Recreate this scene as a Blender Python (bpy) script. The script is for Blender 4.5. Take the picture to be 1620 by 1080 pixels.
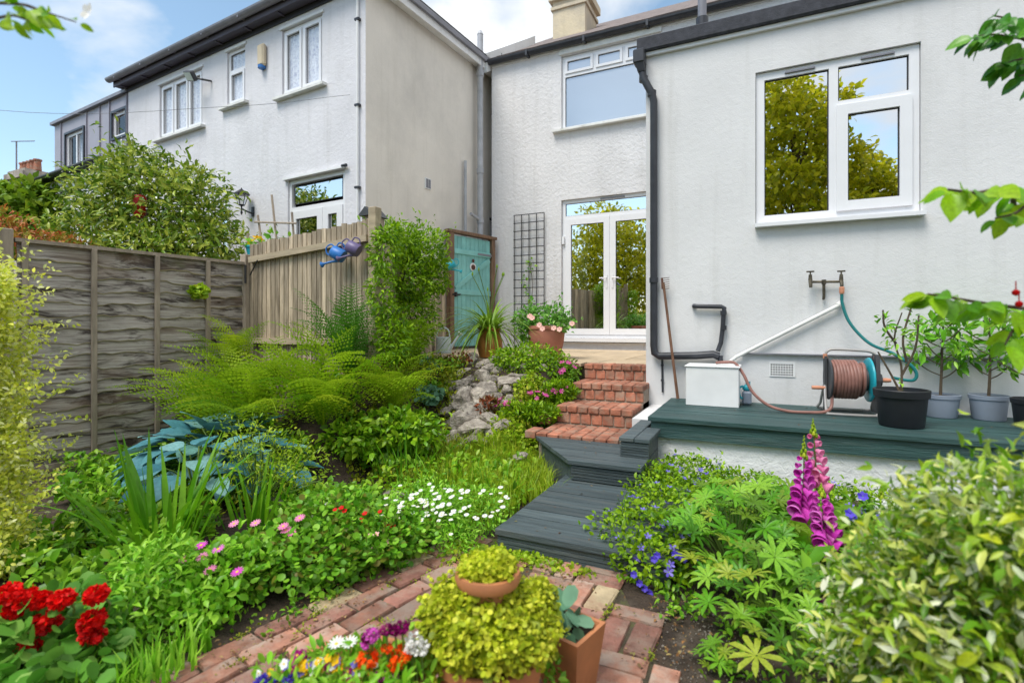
import bpy, math, random
import numpy as np
from mathutils import Vector, Matrix, Euler

random.seed(11); RNG = np.random.default_rng(11)
R = math.radians
scene = bpy.context.scene
for o in list(bpy.data.objects): bpy.data.objects.remove(o)
COL = scene.collection

# ---------------------------------------------------------------- camera, sky, sun, exposure
cam_d = bpy.data.cameras.new('camera'); cam = bpy.data.objects.new('camera', cam_d); COL.objects.link(cam)
cam.location = (0, 0, 0); cam.rotation_euler = (R(90), 0, R(25.6))
cam_d.sensor_width = 36; cam_d.lens = 18.22; cam_d.shift_y = -25/1620
cam_d.clip_start = 0.05; cam_d.clip_end = 500
cam_d.dof.use_dof = True; cam_d.dof.focus_distance = 4.6; cam_d.dof.aperture_fstop = 2.2
scene.camera = cam

SUN_EL, SUN_AZ = 60, 200          # azimuth clockwise from +Y: the sun stands behind the camera, a little to the left
world = bpy.data.worlds.new('World'); scene.world = world; world.use_nodes = True
nt = world.node_tree; nt.nodes.clear()
def wn(t, **k):
    n = nt.nodes.new(t)
    for a, b in k.items(): setattr(n, a, b)
    return n
sky = wn('ShaderNodeTexSky', sky_type='NISHITA', sun_disc=False, sun_elevation=R(SUN_EL), sun_rotation=R(SUN_AZ), air_density=1.0, dust_density=0.6, ozone_density=1.4)
tc = wn('ShaderNodeTexCoord')
sep = wn('ShaderNodeSeparateXYZ'); nt.links.new(tc.outputs['Generated'], sep.inputs[0])
za = wn('ShaderNodeMath', operation='ADD'); za.inputs[1].default_value = 0.25; nt.links.new(sep.outputs['Z'], za.inputs[0])
zm = wn('ShaderNodeMath', operation='MAXIMUM'); zm.inputs[1].default_value = 0.12; nt.links.new(za.outputs[0], zm.inputs[0])
dv = wn('ShaderNodeVectorMath', operation='DIVIDE'); nt.links.new(tc.outputs['Generated'], dv.inputs[0]); nt.links.new(zm.outputs[0], dv.inputs[1])
mp = wn('ShaderNodeMapping'); mp.inputs['Location'].default_value = (1.591, 9.332, 2.967); nt.links.new(dv.outputs[0], mp.inputs[0])
nz = wn('ShaderNodeTexNoise'); nz.inputs['Scale'].default_value = 1.7; nz.inputs['Detail'].default_value = 7; nz.inputs['Roughness'].default_value = 0.52; nz.inputs['Distortion'].default_value = 0.25
nt.links.new(mp.outputs[0], nz.inputs['Vector'])
bias = wn('ShaderNodeVectorMath', operation='DOT_PRODUCT'); bias.inputs[1].default_value = (0.20, 0.10, 0.0); nt.links.new(tc.outputs['Generated'], bias.inputs[0])
ba = wn('ShaderNodeMath', operation='ADD'); nt.links.new(nz.outputs[0], ba.inputs[0]); nt.links.new(bias.outputs['Value'], ba.inputs[1])
cr = wn('ShaderNodeValToRGB'); cr.color_ramp.elements[0].position = 0.42; cr.color_ramp.elements[1].position = 0.56
nt.links.new(ba.outputs[0], cr.inputs[0])
hs = wn('ShaderNodeHueSaturation'); hs.inputs['Hue'].default_value = 0.485; hs.inputs['Saturation'].default_value = 0.92; hs.inputs['Value'].default_value = 1.0
nt.links.new(sky.outputs[0], hs.inputs['Color'])
mx = wn('ShaderNodeMixRGB'); mx.inputs['Color2'].default_value = (4.4, 4.55, 4.7, 1)
nt.links.new(cr.outputs[0], mx.inputs['Fac']); nt.links.new(hs.outputs[0], mx.inputs['Color1'])
bg = wn('ShaderNodeBackground'); bg.inputs['Strength'].default_value = 0.15; nt.links.new(mx.outputs[0], bg.inputs['Color'])
wo = wn('ShaderNodeOutputWorld'); nt.links.new(bg.outputs[0], wo.inputs[0])

sun_d = bpy.data.lights.new('sun', 'SUN'); sun = bpy.data.objects.new('sun', sun_d); COL.objects.link(sun)
sun_d.energy = 2.2; sun_d.angle = R(28); sun_d.color = (1.0, 0.95, 0.86)
_s = Vector((math.sin(R(SUN_AZ))*math.cos(R(SUN_EL)), math.cos(R(SUN_AZ))*math.cos(R(SUN_EL)), math.sin(R(SUN_EL))))
sun.rotation_euler = (-_s).to_track_quat('-Z', 'Y').to_euler()
vs = scene.view_settings; vs.view_transform = 'Standard'; vs.look = 'None'; vs.gamma = 1; vs.exposure = 0.66; vs.use_curve_mapping = False

# ---------------------------------------------------------------- materials
def hexc(h):
    h = h.lstrip('#'); v = [int(h[i:i+2], 16)/255 for i in (0, 2, 4)]
    return tuple((c/12.92 if c <= .04045 else ((c+.055)/1.055)**2.4) for c in v)
def base_mat(name):
    m = bpy.data.materials.new(name); m.use_nodes = True
    n = m.node_tree; p = n.nodes['Principled BSDF']
    return m, n, p
def pm(name, col, rough=.6, var=.12, scale=6, bump=0, bscale=60, spec=.4, metal=0, col2=None, c2pos=(.45, .62), rnd=0, stretch=None, bdist=.01):
    """plain surface: noise-varied colour, optional second colour in patches, optional bump, optional shift for each object"""
    col = hexc(col) if isinstance(col, str) else col
    m, n, p = base_mat(name)
    p.inputs['Roughness'].default_value = rough; p.inputs['Specular IOR Level'].default_value = spec; p.inputs['Metallic'].default_value = metal
    t = n.nodes.new('ShaderNodeTexCoord'); vec = t.outputs['Object']
    oi = n.nodes.new('ShaderNodeObjectInfo')
    ad = n.nodes.new('ShaderNodeVectorMath'); ad.operation = 'ADD'
    ml = n.nodes.new('ShaderNodeMath'); ml.operation = 'MULTIPLY'; ml.inputs[1].default_value = 37.0 if rnd else 0.0
    n.links.new(oi.outputs['Random'], ml.inputs[0]); n.links.new(vec, ad.inputs[0]); n.links.new(ml.outputs[0], ad.inputs[1]); vec = ad.outputs[0]
    if stretch:
        mp_ = n.nodes.new('ShaderNodeMapping'); mp_.inputs['Scale'].default_value = stretch; n.links.new(vec, mp_.inputs[0]); vec = mp_.outputs[0]
    nz_ = n.nodes.new('ShaderNodeTexNoise'); nz_.inputs['Scale'].default_value = scale; nz_.inputs['Detail'].default_value = 5; n.links.new(vec, nz_.inputs['Vector'])
    rp = n.nodes.new('ShaderNodeValToRGB'); e = rp.color_ramp.elements
    e[0].position = .3; e[1].position = .7
    e[0].color = (*[max(0, c*(1-var)) for c in col], 1); e[1].color = (*[min(1, c*(1+var)) for c in col], 1)
    n.links.new(nz_.outputs[0], rp.inputs[0]); out = rp.outputs[0]
    if col2 is not None:
        col2 = hexc(col2) if isinstance(col2, str) else col2
        n2 = n.nodes.new('ShaderNodeTexNoise'); n2.inputs['Scale'].default_value = scale*.6; n2.inputs['Detail'].default_value = 6; n2.inputs['Roughness'].default_value = .65
        of = n.nodes.new('ShaderNodeVectorMath'); of.operation = 'ADD'; of.inputs[1].default_value = (5.3, 2.1, 8.7)
        n.links.new(vec, of.inputs[0]); n.links.new(of.outputs[0], n2.inputs['Vector'])
        r2 = n.nodes.new('ShaderNodeValToRGB'); r2.color_ramp.elements[0].position, r2.color_ramp.elements[1].position = c2pos
        n.links.new(n2.outputs[0], r2.inputs[0])
        mxx = n.nodes.new('ShaderNodeMixRGB'); mxx.inputs['Color2'].default_value = (*col2, 1)
        n.links.new(r2.outputs[0], mxx.inputs['Fac']); n.links.new(out, mxx.inputs['Color1']); out = mxx.outputs[0]
    if rnd:
        hv = n.nodes.new('ShaderNodeHueSaturation')
        mr = n.nodes.new('ShaderNodeMapRange'); mr.inputs['To Min'].default_value = 1-rnd; mr.inputs['To Max'].default_value = 1+rnd
        n.links.new(oi.outputs['Random'], mr.inputs['Value']); n.links.new(mr.outputs[0], hv.inputs['Value'])
        n.links.new(out, hv.inputs['Color']); out = hv.outputs[0]
    n.links.new(out, p.inputs['Base Color'])
    if bump:
        nb = n.nodes.new('ShaderNodeTexNoise'); nb.inputs['Scale'].default_value = bscale; nb.inputs['Detail'].default_value = 6; nb.inputs['Roughness'].default_value = .6
        n.links.new(vec, nb.inputs['Vector'])
        bp = n.nodes.new('ShaderNodeBump'); bp.inputs['Strength'].default_value = bump; bp.inputs['Distance'].default_value = bdist
        n.links.new(nb.outputs[0], bp.inputs['Height']); n.links.new(bp.outputs[0], p.inputs['Normal'])
    return m
def leafm(name, cols, rough=.45, trans=.35, spec=.35, rnd_obj=False):
    """foliage: one colour for each leaf picked from a ramp, part of the light passes through"""
    m, n, p = base_mat(name)
    cols = [hexc(c) if isinstance(c, str) else c for c in cols]
    if not any(k in name for k in ('petal', 'hosta', 'grey', 'litter', 'acer')): cols = [(min(.9, c[0]*1.30), min(.9, c[1]*1.22), c[2]*1.1) for c in cols]
    g = n.nodes.new('ShaderNodeObjectInfo' if rnd_obj else 'ShaderNodeNewGeometry')
    rp = n.nodes.new('ShaderNodeValToRGB'); e = rp.color_ramp.elements
    while len(e) < len(cols): e.new(.5)
    for i, c in enumerate(cols): e[i].position = i/max(1, len(cols)-1); e[i].color = (*c, 1)
    n.links.new(g.outputs['Random' if rnd_obj else 'Random Per Island'], rp.inputs[0])
    t = n.nodes.new('ShaderNodeTexCoord'); nz_ = n.nodes.new('ShaderNodeTexNoise'); nz_.inputs['Scale'].default_value = 9; nz_.inputs['Detail'].default_value = 3
    n.links.new(t.outputs['Object'], nz_.inputs['Vector'])
    mr = n.nodes.new('ShaderNodeMapRange'); mr.inputs['From Min'].default_value = .3; mr.inputs['From Max'].default_value = .7; mr.inputs['To Min'].default_value = .8; mr.inputs['To Max'].default_value = 1.2
    n.links.new(nz_.outputs[0], mr.inputs['Value'])
    hv = n.nodes.new('ShaderNodeHueSaturation'); n.links.new(rp.outputs[0], hv.inputs['Color']); n.links.new(mr.outputs[0], hv.inputs['Value'])
    n.links.new(hv.outputs[0], p.inputs['Base Color'])
    p.inputs['Roughness'].default_value = rough; p.inputs['Specular IOR Level'].default_value = spec
    if trans:
        tr = n.nodes.new('ShaderNodeBsdfTranslucent'); n.links.new(hv.outputs[0], tr.inputs['Color'])
        ms = n.nodes.new('ShaderNodeMixShader'); ms.inputs[0].default_value = trans
        n.links.new(p.outputs[0], ms.inputs[1]); n.links.new(tr.outputs[0], ms.inputs[2])
        n.links.new(ms.outputs[0], n.nodes['Material Output'].inputs['Surface'])
    return m
def glassm(name, refl=.35, tint=(.75, .8, .82), rough=.0, gcol=(1, 1, 1)):
    """window pane: part mirror, part see-through"""
    m = bpy.data.materials.new(name); m.use_nodes = True; n = m.node_tree; n.nodes.clear()
    g = n.nodes.new('ShaderNodeBsdfGlossy'); g.inputs['Roughness'].default_value = rough; g.inputs['Color'].default_value = (*gcol, 1)
    t = n.nodes.new('ShaderNodeBsdfTransparent'); t.inputs['Color'].default_value = (*tint, 1)
    ms = n.nodes.new('ShaderNodeMixShader'); ms.inputs[0].default_value = refl
    o = n.nodes.new('ShaderNodeOutputMaterial')
    n.links.new(t.outputs[0], ms.inputs[1]); n.links.new(g.outputs[0], ms.inputs[2]); n.links.new(ms.outputs[0], o.inputs[0])
    return m

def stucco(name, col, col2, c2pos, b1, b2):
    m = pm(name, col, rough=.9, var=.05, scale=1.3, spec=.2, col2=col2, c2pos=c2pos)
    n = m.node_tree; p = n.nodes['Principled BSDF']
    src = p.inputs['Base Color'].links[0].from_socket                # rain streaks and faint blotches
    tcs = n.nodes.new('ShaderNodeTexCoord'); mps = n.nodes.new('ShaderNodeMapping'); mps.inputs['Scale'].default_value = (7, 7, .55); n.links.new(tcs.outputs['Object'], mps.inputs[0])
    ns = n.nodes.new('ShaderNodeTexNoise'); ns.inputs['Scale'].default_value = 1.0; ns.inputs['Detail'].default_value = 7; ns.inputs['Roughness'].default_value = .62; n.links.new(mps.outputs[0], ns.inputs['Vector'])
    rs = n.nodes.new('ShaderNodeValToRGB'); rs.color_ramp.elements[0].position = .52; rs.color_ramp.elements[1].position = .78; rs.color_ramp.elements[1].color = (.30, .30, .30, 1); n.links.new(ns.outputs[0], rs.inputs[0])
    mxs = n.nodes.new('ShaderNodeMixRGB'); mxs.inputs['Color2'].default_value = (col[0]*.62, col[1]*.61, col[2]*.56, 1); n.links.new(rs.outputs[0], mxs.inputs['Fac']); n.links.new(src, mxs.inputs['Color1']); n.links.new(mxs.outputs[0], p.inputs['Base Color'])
    t = n.nodes.new('ShaderNodeTexCoord')
    a = n.nodes.new('ShaderNodeTexNoise'); a.inputs['Scale'].default_value = 16; a.inputs['Detail'].default_value = 8; a.inputs['Roughness'].default_value = .62; a.inputs['Distortion'].default_value = .6
    v = n.nodes.new('ShaderNodeTexNoise'); v.inputs['Scale'].default_value = 90; v.inputs['Detail'].default_value = 4
    n.links.new(t.outputs['Object'], a.inputs['Vector']); n.links.new(t.outputs['Object'], v.inputs['Vector'])
    B1 = n.nodes.new('ShaderNodeBump'); B1.inputs['Strength'].default_value = b1; B1.inputs['Distance'].default_value = .035
    B2 = n.nodes.new('ShaderNodeBump'); B2.inputs['Strength'].default_value = b2; B2.inputs['Distance'].default_value = .008
    n.links.new(a.outputs[0], B1.inputs['Height']); n.links.new(v.outputs[0], B2.inputs['Height'])
    n.links.new(B1.outputs[0], B2.inputs['Normal']); n.links.new(B2.outputs[0], p.inputs['Normal'])
    return m
M = {}
M['stucco'] = stucco('white_roughcast', (.71, .70, .705), (.62, .61, .61), (.55, .75), .55, .3)
M['stucco_smooth'] = stucco('white_smooth_render', (.70, .695, .695), (.62, .615, .61), (.55, .8), .12, .22)
M['stucco_left'] = stucco('white_pebble_render', (.70, .69, .72), (.575, .565, .58), (.52, .8), .3, .6)
M['stucco_beige'] = stucco('beige_aged_render', (.78, .73, .66), (.65, .61, .555), (.45, .7), .12, .5)
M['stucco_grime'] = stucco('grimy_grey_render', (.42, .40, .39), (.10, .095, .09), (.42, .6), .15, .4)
M['plinth'] = stucco('painted_plinth_render', (.78, .79, .79), (.56, .57, .55), (.55, .72), .45, .3)
M['upvc'] = pm('white_plastic', (.78, .78, .80), rough=.3, var=.02, spec=.5)
M['sill'] = pm('painted_sill', (.72, .72, .69), rough=.7, var=.1, scale=9, col2=(.42, .42, .36), c2pos=(.58, .75))
M['rubber'] = pm('black_gasket', (.02, .02, .022), rough=.6)
M['glass'] = glassm('window_glass', .72, (.45, .5, .5))
M['glass_dim'] = glassm('window_glass_dim', .14, (.93, .94, .95))
M['glass_frost'] = glassm('obscured_glass', .45, (.8, .82, .85), .3, (.9, .93, .97))
M['curtain'] = pm('lace_curtain', (.84, .84, .90), rough=.9, var=.15, scale=30, col2=(.52, .52, .64), c2pos=(.5, .7))
M['curtain_green'] = pm('pale_green_curtain', (.62, .68, .62), rough=.9, var=.08)
M['room'] = pm('dim_room', (.06, .055, .05), rough=.9)
M['frost_back'] = pm('obscured_back', (.62, .64, .66), rough=.9)
M['gutter'] = pm('dark_grey_plastic', (.035, .037, .045), rough=.4, var=.2, scale=10)
M['gutter_light'] = pm('grey_plastic', (.22, .22, .25), rough=.45, var=.15)
M['soffit'] = pm('purple_grey_fascia', (.085, .075, .10), rough=.5, var=.2, scale=4, stretch=(.4, 4, 4))
M['felt'] = pm('roofing_felt', (.055, .057, .068), rough=.9, var=.25, scale=20, bump=.5, bscale=140)
M['tile'] = pm('roof_tile', (.16, .13, .12), rough=.85, var=.3, scale=8, bump=.4, bscale=30, rnd=.25)
M['cream'] = stucco('cream_chimney_render', (.66, .56, .40), (.48, .42, .34), (.5, .7), .4, .4)
M['white_paint'] = pm('white_paint', (.78, .78, .78), rough=.5, var=.06, scale=5, col2=(.6, .6, .58), c2pos=(.6, .8))
M['pipe_grey'] = pm('grey_painted_pipe', (.42, .43, .46), rough=.5, var=.15, scale=6)
M['zinc'] = pm('lavender_grey_cladding', (.33, .32, .37), rough=.5, var=.06, scale=3)
M['black_metal'] = pm('black_iron', (.018, .018, .02), rough=.45, var=.2)
M['brass'] = pm('tarnished_brass', (.10, .085, .06), rough=.45, metal=.6, var=.4, scale=40)
M['waney'] = pm('weathered_dark_board', (.27, .225, .19), rough=.85, var=.3, scale=2.6, col2=(.045, .034, .03), c2pos=(.47, .62), rnd=.25, stretch=(1.0, 1.0, 7), bump=.5, bscale=24)
def waney_mat():
    m, n, p = base_mat('weathered_lap_board'); p.inputs['Roughness'].default_value = .9; p.inputs['Specular IOR Level'].default_value = .15
    t = n.nodes.new('ShaderNodeTexCoord'); oi = n.nodes.new('ShaderNodeObjectInfo'); ml = n.nodes.new('ShaderNodeMath'); ml.operation = 'MULTIPLY'; ml.inputs[1].default_value = 53
    ad = n.nodes.new('ShaderNodeVectorMath'); ad.operation = 'ADD'; n.links.new(oi.outputs['Random'], ml.inputs[0]); n.links.new(t.outputs['Object'], ad.inputs[0]); n.links.new(ml.outputs[0], ad.inputs[1])
    def noise(sc, scale, det=6, dist=0.):
        mp_ = n.nodes.new('ShaderNodeMapping'); mp_.inputs['Scale'].default_value = sc; n.links.new(ad.outputs[0], mp_.inputs[0]); q = n.nodes.new('ShaderNodeTexNoise'); q.inputs['Scale'].default_value = scale; q.inputs['Detail'].default_value = det; q.inputs['Roughness'].default_value = .65; q.inputs['Distortion'].default_value = dist; n.links.new(mp_.outputs[0], q.inputs['Vector']); return q.outputs[0]
    def ramp(v, pts):
        r = n.nodes.new('ShaderNodeValToRGB'); e = r.color_ramp.elements
        while len(e) < len(pts): e.new(.5)
        for i, (a, c) in enumerate(pts): e[i].position = a; e[i].color = (*c, 1)
        n.links.new(v, r.inputs[0]); return r.outputs[0]
    def mix(f, a, b):
        x = n.nodes.new('ShaderNodeMixRGB'); n.links.new(f, x.inputs['Fac']); n.links.new(a, x.inputs['Color1'])
        if isinstance(b, tuple): x.inputs['Color2'].default_value = (*b, 1)
        else: n.links.new(b, x.inputs['Color2'])
        return x.outputs[0]
    grain = noise((1.2, 1, 30), 2.2, 8, .6)
    col = ramp(grain, [(.30, (.20, .17, .15)), (.5, (.40, .36, .32)), (.68, (.55, .51, .46))])
    stain = ramp(noise((1.0, 1, 5), 1.9, 5, 1.0), [(.48, (0, 0, 0)), (.60, (.92, .92, .92))]); col = mix(stain, col, (.050, .038, .033))
    warm = ramp(noise((1, 1, 2), 1.3, 3), [(.54, (0, 0, 0)), (.70, (.5, .5, .5))]); col = mix(warm, col, (.24, .165, .11))
    alg = ramp(noise((1, 1, 1.5), 2.6, 4), [(.58, (0, 0, 0)), (.72, (.45, .45, .45))]); col = mix(alg, col, (.13, .15, .07))
    knot = n.nodes.new('ShaderNodeTexVoronoi'); knot.inputs['Scale'].default_value = 3.2; mpk = n.nodes.new('ShaderNodeMapping'); mpk.inputs['Scale'].default_value = (1, 1, 2.2); n.links.new(ad.outputs[0], mpk.inputs[0]); n.links.new(mpk.outputs[0], knot.inputs['Vector'])
    kr = ramp(knot.outputs['Distance'], [(.03, (.9, .9, .9)), (.085, (0, 0, 0))]); col = mix(kr, col, (.035, .022, .015))
    n.links.new(col, p.inputs['Base Color']); bp_ = n.nodes.new('ShaderNodeBump'); bp_.inputs['Strength'].default_value = .7; bp_.inputs['Distance'].default_value = .008; n.links.new(grain, bp_.inputs['Height']); n.links.new(bp_.outputs[0], p.inputs['Normal']); return m
M['waney'] = waney_mat()
M['batten'] = pm('weathered_batten', (.33, .27, .21), rough=.85, var=.25, scale=5, rnd=.1, stretch=(6, 6, 1), bump=.4, bscale=30)
M['picket'] = pm('grey_tan_pale', (.44, .36, .26), rough=.85, var=.3, scale=4, col2=(.20, .16, .11), c2pos=(.48, .70), rnd=.38, stretch=(9, 9, .9), bump=.5, bscale=18)
M['rail'] = pm('bleached_rail_lit_edge', (.44, .36, .25), rough=.85, var=.2, scale=4, rnd=.1, stretch=(.8, 6, 6), bump=.4, bscale=22)
M['brownpost'] = pm('brown_frame_timber', (.20, .12, .075), rough=.8, var=.3, scale=5, stretch=(5, 5, 1), bump=.4, bscale=24)
M['turquoise'] = pm('turquoise_paint', (.24, .56, .53), rough=.55, var=.08, scale=4, col2=(.17, .42, .40), c2pos=(.5, .75), rnd=.06)
M['deck'] = pm('dark_slate_deck_paint', (.062, .084, .090), rough=.6, var=.3, scale=3, rnd=.25, stretch=(1, 14, 14), bump=.6, bscale=9, col2=(.12, .13, .125), c2pos=(.52, .74))
M['deck_green'] = pm('dark_green_deck_paint', (.030, .072, .070), rough=.55, var=.3, scale=3, rnd=.2, stretch=(1, 12, 12), bump=.6, bscale=9, col2=(.075, .115, .11), c2pos=(.52, .75))
M['brick_step'] = pm('orange_red_brick', (.36, .14, .085), rough=.9, var=.35, scale=14, rnd=.28, col2=(.33, .22, .16), c2pos=(.46, .66), bump=.6, bscale=50)
M['brick_a'] = pm('worn_red_brick', (.35, .165, .11), rough=.9, var=.35, scale=13, rnd=.35, col2=(.38, .28, .22), c2pos=(.43, .62), bump=.8, bscale=45)
M['brick_b'] = pm('worn_purple_brick', (.25, .115, .085), rough=.9, var=.35, scale=13, rnd=.3, col2=(.31, .21, .16), c2pos=(.48, .68), bump=.8, bscale=45)
M['brick_c'] = pm('worn_cream_brick', (.46, .36, .22), rough=.9, var=.2, scale=13, rnd=.15, col2=(.30, .17, .11), c2pos=(.5, .72), bump=.8, bscale=45)
M['mortar'] = pm('pale_mortar', (.34, .27, .21), rough=.95, var=.3, scale=20, bump=.4, bscale=80)
M['flag'] = pm('sand_flagstone', (.50, .39, .26), rough=.85, var=.15, scale=5, rnd=.12, col2=(.38, .30, .22), c2pos=(.5, .75), bump=.3, bscale=40)
M['soil'] = pm('dark_soil', (.055, .038, .026), rough=.95, var=.45, scale=9, col2=(.13, .10, .075), c2pos=(.52, .7), bump=1.0, bscale=40, bdist=.03)
M['mossy'] = pm('mossy_joint_soil', (.075, .060, .036), rough=.95, var=.4, scale=14, col2=(.10, .12, .025), c2pos=(.50, .64), bump=.9, bscale=60, bdist=.015)
M['stone'] = pm('lichened_grey_stone', (.31, .27, .23), rough=.95, var=.4, scale=3, rnd=.25, col2=(.52, .47, .40), c2pos=(.48, .64), bump=1.0, bscale=5, bdist=.03)
M['terracotta'] = pm('terracotta', (.50, .20, .085), rough=.75, var=.16, scale=6, col2=(.34, .145, .07), c2pos=(.5, .75))
M['terracotta_glaze'] = pm('ochre_terracotta', (.52, .22, .055), rough=.5, var=.2, scale=5, col2=(.35, .13, .04), c2pos=(.48, .7))
M['terracotta_old'] = pm('limed_terracotta', (.38, .15, .10), rough=.9, var=.15, scale=5, col2=(.60, .46, .38), c2pos=(.55, .72))
M['pot_black'] = pm('black_pot_plastic', (.016, .018, .022), rough=.5, var=.2)
M['pot_grey'] = pm('blue_grey_pot_plastic', (.27, .31, .38), rough=.5, var=.06)
M['can_enamel'] = pm('pale_blue_enamel', (.55, .66, .70), rough=.4, var=.06, col2=(.12, .12, .11), c2pos=(.68, .74), scale=22)
M['can_blue'] = pm('blue_plastic', (.03, .17, .50), rough=.4); M['can_purple'] = pm('purple_plastic', (.13, .10, .22), rough=.4)
M['teal'] = pm('teal_plastic', (.02, .36, .44), rough=.35, var=.1); M['teal_hose'] = pm('teal_hose_rubber', (.012, .17, .17), rough=.4)
M['hose'] = pm('dusty_pink_brown_hose', (.27, .13, .105), rough=.5, var=.2, scale=12)
M['dgrey'] = pm('dark_grey_moulding', (.06, .062, .068), rough=.5, var=.1); M['steel'] = pm('matt_steel_tube', (.42, .40, .38), rough=.4, metal=.4, var=.08)
M['peach'] = pm('peach_plastic', (.62, .27, .16), rough=.45); M['red_plastic'] = pm('red_plastic', (.55, .02, .02), rough=.4)
M['rust'] = pm('rusty_iron', (.10, .045, .03), rough=.85, var=.3, scale=20); M['handle_wood'] = pm('worn_wood_handle', (.17, .085, .05), rough=.7, var=.25, scale=10)
M['bark'] = pm('bark', (.10, .075, .05), rough=.9, var=.35, scale=14, bump=.7, bscale=30); M['stem'] = pm('green_stem', (.12, .20, .035), rough=.6, var=.2)
M['water'] = pm('dark_pond_water', (.012, .014, .010), rough=.04, var=.2, spec=.5)
M['litter'] = leafm('leaf_litter', ['#5b3a20', '#8a6237', '#3a2616', '#a88a5c', '#6d6a33'], .8, 0)
# foliage
M['l_bush'] = leafm('jasmine_leaf', ['#3c5c14', '#5e801e', '#88a034', '#b0bc54', '#4a6e1a'], .35, .3)
M['l_climb'] = leafm('bright_climber_leaf', ['#3f6b0c', '#6f9a12', '#93b81e', '#568413'], .4, .35)
M['l_gold'] = leafm('golden_small_leaf', ['#ccd040', '#e4e46c', '#a8bc28', '#f8f6bc', '#c4d038', '#eeec88', '#a0b824'], .45, .35)
M['l_fern'] = leafm('fern_frond', ['#628e14', '#8eb022', '#789e1a', '#aac02e'], .5, .4, rnd_obj=True)
M['l_fern_dark'] = leafm('dark_fern_frond', ['#3a6c1c', '#528622', '#467a20'], .5, .35, rnd_obj=True)
M['l_hosta'] = leafm('blue_hosta_leaf', ['#3a7480', '#4f8892', '#5f979c', '#83aeac', '#4a8070'], .5, .15, rnd_obj=True)
M['l_iris'] = leafm('iris_blade', ['#4c8a10', '#6aa31a', '#3d7a12', '#7cb02a'], .4, .35, rnd_obj=True)
M['l_lime'] = leafm('lime_grass', ['#7ea41c', '#9cba28', '#6a9418', '#b4c43c'], .5, .4)
M['l_green'] = leafm('mid_green_leaf', ['#4a8018', '#68a022', '#8cb834', '#3a6c14'], .4, .3)
M['l_fresh'] = leafm('fresh_green_leaf', ['#5a9a1c', '#7ab82a', '#9ccc48', '#4a8818'], .4, .35)
M['l_clover'] = leafm('clover_leaf', ['#4d8a16', '#66a022', '#84b836', '#3f7a18', '#6b6a26'], .45, .3)
M['l_lupin'] = leafm('lupin_leaf', ['#46861a', '#62a024', '#84b438', '#3c7418', '#98aa38'], .4, .35, rnd_obj=True)
M['l_heart'] = leafm('heart_leaf', ['#4f8210', '#6fa01a', '#90b22a', '#3e6c10'], .35, .3)
M['l_olive'] = leafm('olive_ground_leaf', ['#6a8016', '#8e9e20', '#557012', '#a8ac34'], .5, .3)
M['l_moss'] = leafm('mossy_cushion_leaf', ['#95ac20', '#b4c42c', '#d0d648', '#768f18'], .5, .35)
M['l_geran'] = leafm('geranium_leaf', ['#4f8c2c', '#6ea846', '#427a24', '#8cba5c'], .5, .3)
M['l_varieg'] = leafm('variegated_leaf', ['#4e8418', '#74a026', '#a4b83c', '#dde0a8', '#94b024', '#3c6c18', '#bac42c', '#629420'], .3, .3, rnd_obj=True)
M['l_varieg_in'] = leafm('variegated_inner_leaf', ['#4a7c18', '#709c22', '#98b434', '#ccd27c', '#5c8c1c', '#eceed0', '#84a424', '#58881e'], .35, .3)
M['l_laurel'] = leafm('laurel_leaf', ['#4a8c1c', '#6aac2a', '#92c044', '#5a9a22'], .3, .3)
M['l_cherry'] = leafm('cherry_leaf', ['#5e9c10', '#7eb41a', '#a0c428', '#4c8a10'], .35, .45, rnd_obj=True)
M['l_tree'] = leafm('tree_leaf', ['#8a9a14', '#aab41c', '#ccca2a', '#6a7c10', '#e0d840'], .5, .55)
M['l_hedge'] = leafm('distant_hedge_leaf', ['#57801a', '#7ea024', '#3c6014', '#98b030'], .5, .3)
M['l_acer'] = leafm('red_acer_leaf', ['#a8482a', '#c87a3a', '#8c5a2a', '#b89a3c', '#7a8a2c'], .5, .3)
M['l_strap'] = leafm('strap_leaf', ['#3d6a14', '#5a8a1e', '#7ca032', '#2f5a12'], .35, .3)
M['l_grey'] = leafm('grey_green_leaf', ['#5a8a6a', '#7aa484', '#4a7a58'], .5, .25)
M['l_bronze'] = leafm('bronze_leaf', ['#6a3a22', '#8a4a2a', '#4a2a1a', '#6a6a2a'], .6, .2)
def petal(name, cols, rnd=True, trans=.25): return leafm(name, cols, .5, trans, .2, rnd_obj=rnd)
M['p_red'] = petal('scarlet_petal', ['#d40a08', '#f01410', '#b80606', '#e8201a'], False)
M['p_mag'] = petal('magenta_petal', ['#d43cbc', '#e05acc', '#c02aa8', '#ea84d8']); M['p_pink'] = petal('soft_pink_petal', ['#e87ab4', '#f09ac4', '#dd5fa4'])
M['p_white'] = petal('white_petal', ['#f4f2ee', '#ffffff', '#e9e6df'], False); M['p_purple'] = petal('violet_petal', ['#7a6ad0', '#8f84dc', '#5a48c0'], False)
M['p_orange'] = petal('orange_petal', ['#ff5a08', '#f04a06', '#ff7a1a'], False); M['p_yellow'] = petal('yellow_petal', ['#f2b80a', '#ffd022'], False)
M['p_blue'] = petal('blue_violet_petal', ['#4a38c8', '#6a5ad8', '#3a28b0'], False); M['p_dark'] = petal('wine_petal', ['#5a0a3a', '#8a1262', '#a81a7a'], False)
M['p_cent'] = pm('yellow_flower_centre', (.75, .48, .05), rough=.8); M['p_thrift'] = petal('thrift_pink_petal', ['#d24a9a', '#c03a8a', '#e07ab4'], False)
M['p_peach'] = petal('peach_pink_petal', ['#f0b0a4', '#f4c8bc'], False)
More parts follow.
